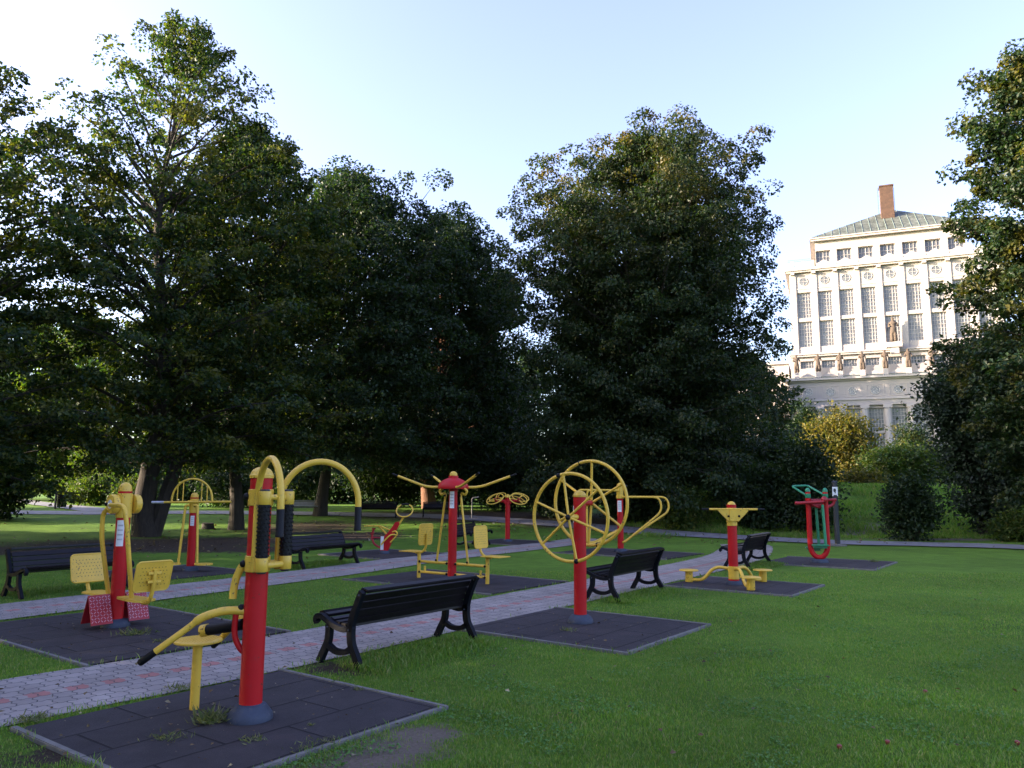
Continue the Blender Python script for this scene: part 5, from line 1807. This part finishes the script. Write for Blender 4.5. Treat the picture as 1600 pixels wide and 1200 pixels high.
# ------------------------------------------------------------------ grass blades on the near lawn
def scatter_grass(name, n, ymin, ymax, power, hmin, hmax, wid, seed, margin=.02, edge_only=False, mat=L_GRASS):
    rng = np.random.default_rng(seed)
    u = rng.random(n)
    k = 1 - power
    y = (ymin ** k + u * (ymax ** k - ymin ** k)) ** (1 / k)
    x = (rng.random(n) * 2 - 1) * (.70 * y + .4)
    m = ~paved_mask(x, y, margin)
    if edge_only:
        m &= paved_mask(x, y, margin + .10)
    # bare soil stays thin
    so_ = np.zeros(n)
    for (sx, sy, rx, ry, kk) in SOIL:
        d = np.sqrt(((x - sx) / (rx + .1)) ** 2 + ((y - sy) / (ry + .1)) ** 2)
        so_ = np.maximum(so_, kk * np.clip(1.35 - d, 0, 1))
    m &= rng.random(n) > np.clip(so_ * 1.5 - .15, 0, .93)
    # patchy height
    ph = .5 + .5 * np.sin(x * 1.9 + 1.3 * np.sin(y * 1.1)) * np.sin(y * 2.3 + 1.1 * np.sin(x * 1.7))
    ph2 = .5 + .5 * np.sin(x * 7.1 + 2 * np.sin(y * 5.3)) * np.sin(y * 6.7 + 2 * np.sin(x * 4.9))
    x, y, ph, ph2 = x[m], y[m], ph[m], ph2[m]
    n = len(x)
    h = (hmin + (hmax - hmin) * rng.random(n) ** 1.6) * (.55 + .5 * ph + .4 * ph2)
    az = rng.random(n) * 2 * np.pi
    lean = .15 + .75 * rng.random(n)
    z = ground_h(x, y) - .006
    b = np.stack([x, y, z], 1)
    dx = np.stack([np.cos(az), np.sin(az), np.zeros(n)], 1)
    sx = np.stack([-np.sin(az), np.cos(az), np.zeros(n)], 1)
    w = wid * (.6 + .8 * rng.random(n)) * (1 + y / 9.)
    t = b + dx * (h * lean)[:, None] + np.array([0, 0, 1.0]) * h[:, None]
    mid = b + dx * (h * lean * .35)[:, None] + np.array([0, 0, .62]) * h[:, None]
    v = np.stack([b - sx * w[:, None] * .5, mid - sx * (w * .42)[:, None], t, mid + sx * (w * .42)[:, None]], 1)
    f = np.arange(n * 4, dtype=np.int32).reshape(-1, 4)
    o = np_mesh(name, v.reshape(-1, 3), f, mat)
    return tag(o, "short lawn grass, patchy and uneven, around the machines", "grass", kind="stuff")
scatter_grass("grass", 420000, 3.2, 17, 1.25, .015, .040, .0040, 5)
scatter_grass("grass", 110000, 3.6, 22, 1.02, .02, .075, .0045, 6, margin=-.05, edge_only=True)
def clover(n, seed):
    rng = np.random.default_rng(seed)
    k = 1 - 1.3
    y = (3.3 ** k + rng.random(n) * (13. ** k - 3.3 ** k)) ** (1 / k)
    x = (rng.random(n) * 2 - 1) * (.70 * y + .4)
    pat = np.sin(x * 2.3 + 1.7 * np.sin(y * 1.9 + .5)) * np.sin(y * 2.9 + 1.3 * np.sin(x * 2.1)) + .35 * np.sin(x * 9 + y * 4) * np.sin(y * 8 - x * 3)
    m = (pat > .38) & ~paved_mask(x, y, .02)
    x, y = x[m], y[m]; n = len(x)
    z = ground_h(x, y) + .006 + .018 * rng.random(n)
    c = np.stack([x, y, z], 1)
    L = (.010 + .010 * rng.random(n)) * (1 + y / 16)
    v, f = leaf_quads(c, rng.normal(size=(n, 3)) * np.array([1, 1, .3]), rng.normal(size=(n, 3)) * .35 + np.array([0, 0, 1.]), L, L * .95, rng)
    o = np_mesh("clover", v, f, L_CLOVER)
    return tag(o, "patches of low clover in the lawn", "clover", kind="stuff")
clover(90000, 9)
def bank_grass(n, seed):
    rng = np.random.default_rng(seed)
    y = 29.3 + rng.random(n) * 17; x = 5 + rng.random(n) * 27
    m = ~paved_mask(x, y, .15)
    x, y = x[m], y[m]; n = len(x)
    pat = .5 + .5 * np.sin(x * 1.7 + np.sin(y * 1.3)) * np.sin(y * 1.1 + x * .4)
    h = (.08 + .16 * rng.random(n)) * (.4 + pat)
    az = rng.random(n) * 2 * np.pi
    d = np.stack([np.cos(az), np.sin(az), 1.2 + rng.random(n)], 1)
    c = np.stack([x, y, ground_h(x, y) + h * .45], 1)
    v, f = leaf_quads(c, d, rng.normal(size=(n, 3)), h, h * .12 + .006, rng)
    o = np_mesh("grass", v, f, L_GRASS)
    return tag(o, "rough longer grass on the bank beyond the back path", "grass", kind="stuff")
bank_grass(110000, 12)
# longer grass that the mower leaves under the benches and along the kerbs
def tuft_patch(cx, cy, r, n, h, seed, mat=L_GRASS, name="grass", sq=None):
    rng = np.random.default_rng(seed)
    a, q = rng.random(n) * 2 * np.pi, np.sqrt(rng.random(n)) * r
    if sq:
        ux, uy = math.cos(sq[0]), math.sin(sq[0])
        s1, s2 = (rng.random(n) * 2 - 1) * sq[1], rng.normal(size=n) * sq[2]
        x, y = cx + ux * s1 - uy * s2, cy + uy * s1 + ux * s2
    else:
        x, y = cx + q * np.cos(a), cy + q * np.sin(a)
    hh = h * (.4 + .9 * rng.random(n))
    az = rng.random(n) * 2 * np.pi
    z = ground_h(x, y)
    b = np.stack([x, y, z], 1)
    dx = np.stack([np.cos(az), np.sin(az), np.zeros(n)], 1); sx = np.stack([-np.sin(az), np.cos(az), np.zeros(n)], 1)
    ln = (.2 + .9 * rng.random(n))
    w = .007 * (.6 + rng.random(n))
    t = b + dx * (hh * ln)[:, None] + np.array([0, 0, 1.]) * hh[:, None]
    mid = b + dx * (hh * ln * .35)[:, None] + np.array([0, 0, .65]) * hh[:, None]
    v = np.stack([b - sx * w[:, None] * .5, mid - sx * w[:, None] * .5, t, mid + sx * w[:, None] * .5], 1)
    return np_mesh(name, v.reshape(-1, 3), np.arange(n * 4, dtype=np.int32).reshape(-1, 4), mat)
for i, (c, ang) in enumerate([((-.90, 8.32), 53), ((2.18, 12.92), 56), ((5.80, 18.2), 57), ((-7.55, 13.45), 57), ((-4.55, 18.1), 60)]):
    o = tuft_patch(c[0], c[1], 0, 3600, .075, 50 + i, sq=(R(ang), .95, .17))
    tag(o, "longer unmown grass under a park bench", "grass", kind="stuff")
# weeds that grow through the joints of the rubber tiles
def weed(px, py, r, n, h, seed, lab):
    g = G(px, py)
    rng = np.random.default_rng(seed)
    a = rng.random(n) * 2 * np.pi
    c0 = np.stack([rng.normal(size=n) * r * .55, rng.normal(size=n) * r * .40, np.zeros(n)], 1)
    up = np.stack([np.cos(a) * .8, np.sin(a) * .8, .35 + .8 * rng.random(n)], 1)
    L = h * (.5 + .9 * rng.random(n))
    c = c0 + up * (L * .5 * rng.random(n))[:, None]
    c[:, 2] = np.maximum(c[:, 2], .004)
    v, f = leaf_quads(c, up, rng.normal(size=(n, 3)) + np.array([0, 0, .4]), L, L * .15, rng)
    v[:, 2] = np.maximum(v[:, 2], .001)
    o = np_mesh("weed_tuft", v, f, L_WEED)
    o.location = (g.x, g.y, PZ)
    return tag(o, lab, "weed", "weeds on the rubber tiles")
weed(330, 1131, .11, 230, .10, 1, "big tuft of weeds left of the grey foot of the massage post")
weed(212, 993, .17, 120, .09, 2, "flat tuft of weeds right of the foot of the leg press")
weed(262, 1158, .12, 90, .05, 3, "small weeds along a tile joint below the yellow stool")
weed(393, 1165, .08, 60, .045, 4, "small weeds in front of the grey foot of the massage post")
weed(560, 1083, .06, 50, .04, 5, "small weeds at the kerb in the right corner of the front tiles")
weed(485, 1138, .03, 30, .03, 6, "thin weeds in a tile joint right of the massage post")
weed(510, 1166, .12, 70, .035, 7, "thin weeds along the joint near the front kerb")
weed(888, 988, .08, 60, .06, 8, "small weeds left of the foot of the large wheels")
weed(250, 1005, .10, 50, .05, 9, "thin weeds farther right of the leg press foot")
weed(1366, 879, .08, 120, .07, 10, "pale dry weeds at the right corner of the ski walker's tiles")
weed(48, 1132, .13, 150, .06, 11, "dry weeds at the left corner of the front tiles, by the path")
weed(283, 1080, .12, 90, .06, 12, "weeds on the path edge of the front tiles, behind the stool")
weed(480, 1176, .10, 60, .04, 13, "weeds at the joint closest to the front kerb")
# fallen leaves
def fallen(n, cx, cy, rx, ry, seed, size=.06):
    rng = np.random.default_rng(seed)
    x = cx + rng.normal(size=n) * rx; y = cy + rng.normal(size=n) * ry
    k = y > 3; x, y = x[k], y[k]; n = len(x)
    z = ground_h(x, y) + .03 + .012 * rng.random(n)
    c = np.stack([x, y, z], 1)
    d = rng.normal(size=(n, 3)) * np.array([1, 1, .15])
    L = size * (.5 + rng.random(n))
    v, f = leaf_quads(c, d, rng.normal(size=(n, 3)) * .35 + np.array([0, 0, 1.0]), L, L * .8, rng)
    return v, f
VV, FF, off_ = [], [], 0
for args in [(420, -11, 23, 4.5, 2.2, 1, .07), (700, 2, 32, 9, 3.0, 2, .10), (220, -1.5, 7, 3, 2.5, 3, .035), (160, 2, 11, 5, 4, 4, .04), (150, -2, 6.2, .8, .8, 7, .018), (120, -4.5, 9.7, 1.2, .9, 8, .025), (90, .9, 10, .8, .8, 9, .02), (260, -2, 9.5, 3, 3.5, 10, .022), (250, 9, 28, 6, 1.2, 5, .08), (200, -10, 36, 8, 4, 6, .10)]:
    v, f = fallen(*args)
    VV.append(v); FF.append(f + off_); off_ += len(v)
o = np_mesh("fallen_leaves", np.concatenate(VV), np.concatenate(FF), L_FALLEN)
tag(o, "dry brown and yellow leaves scattered over soil and paths", "leaves", kind="stuff")
# windfallen red fruit in the near grass
APPLE = paint("red_fruit", (0.22, 0.045, 0.03), 0.5, 0.3, 20, 0)
for i, (px, py, lab) in enumerate([(1312, 1174, "red windfall fruit in the grass, leftmost of the fallen fruit"), (1387, 1164, "pinkish windfall fruit near the bottom edge, between two red ones"), (1590, 1166, "red windfall fruit at the right edge of the lawn"), (1446, 1085, "tiny red windfall fruit higher up the lawn than the others")]):
    g = G(px, py)
    m = MB().lathe([(.005, -.017), (.012, -.014), (.018, 0), (.017, .009), (.010, .014), (.003, .012)], seg=14)
    o = m.build("windfall_fruit", APPLE, loc=(g.x, g.y, .016))
    tag(o, lab, "fruit", "windfall fruit in the grass")
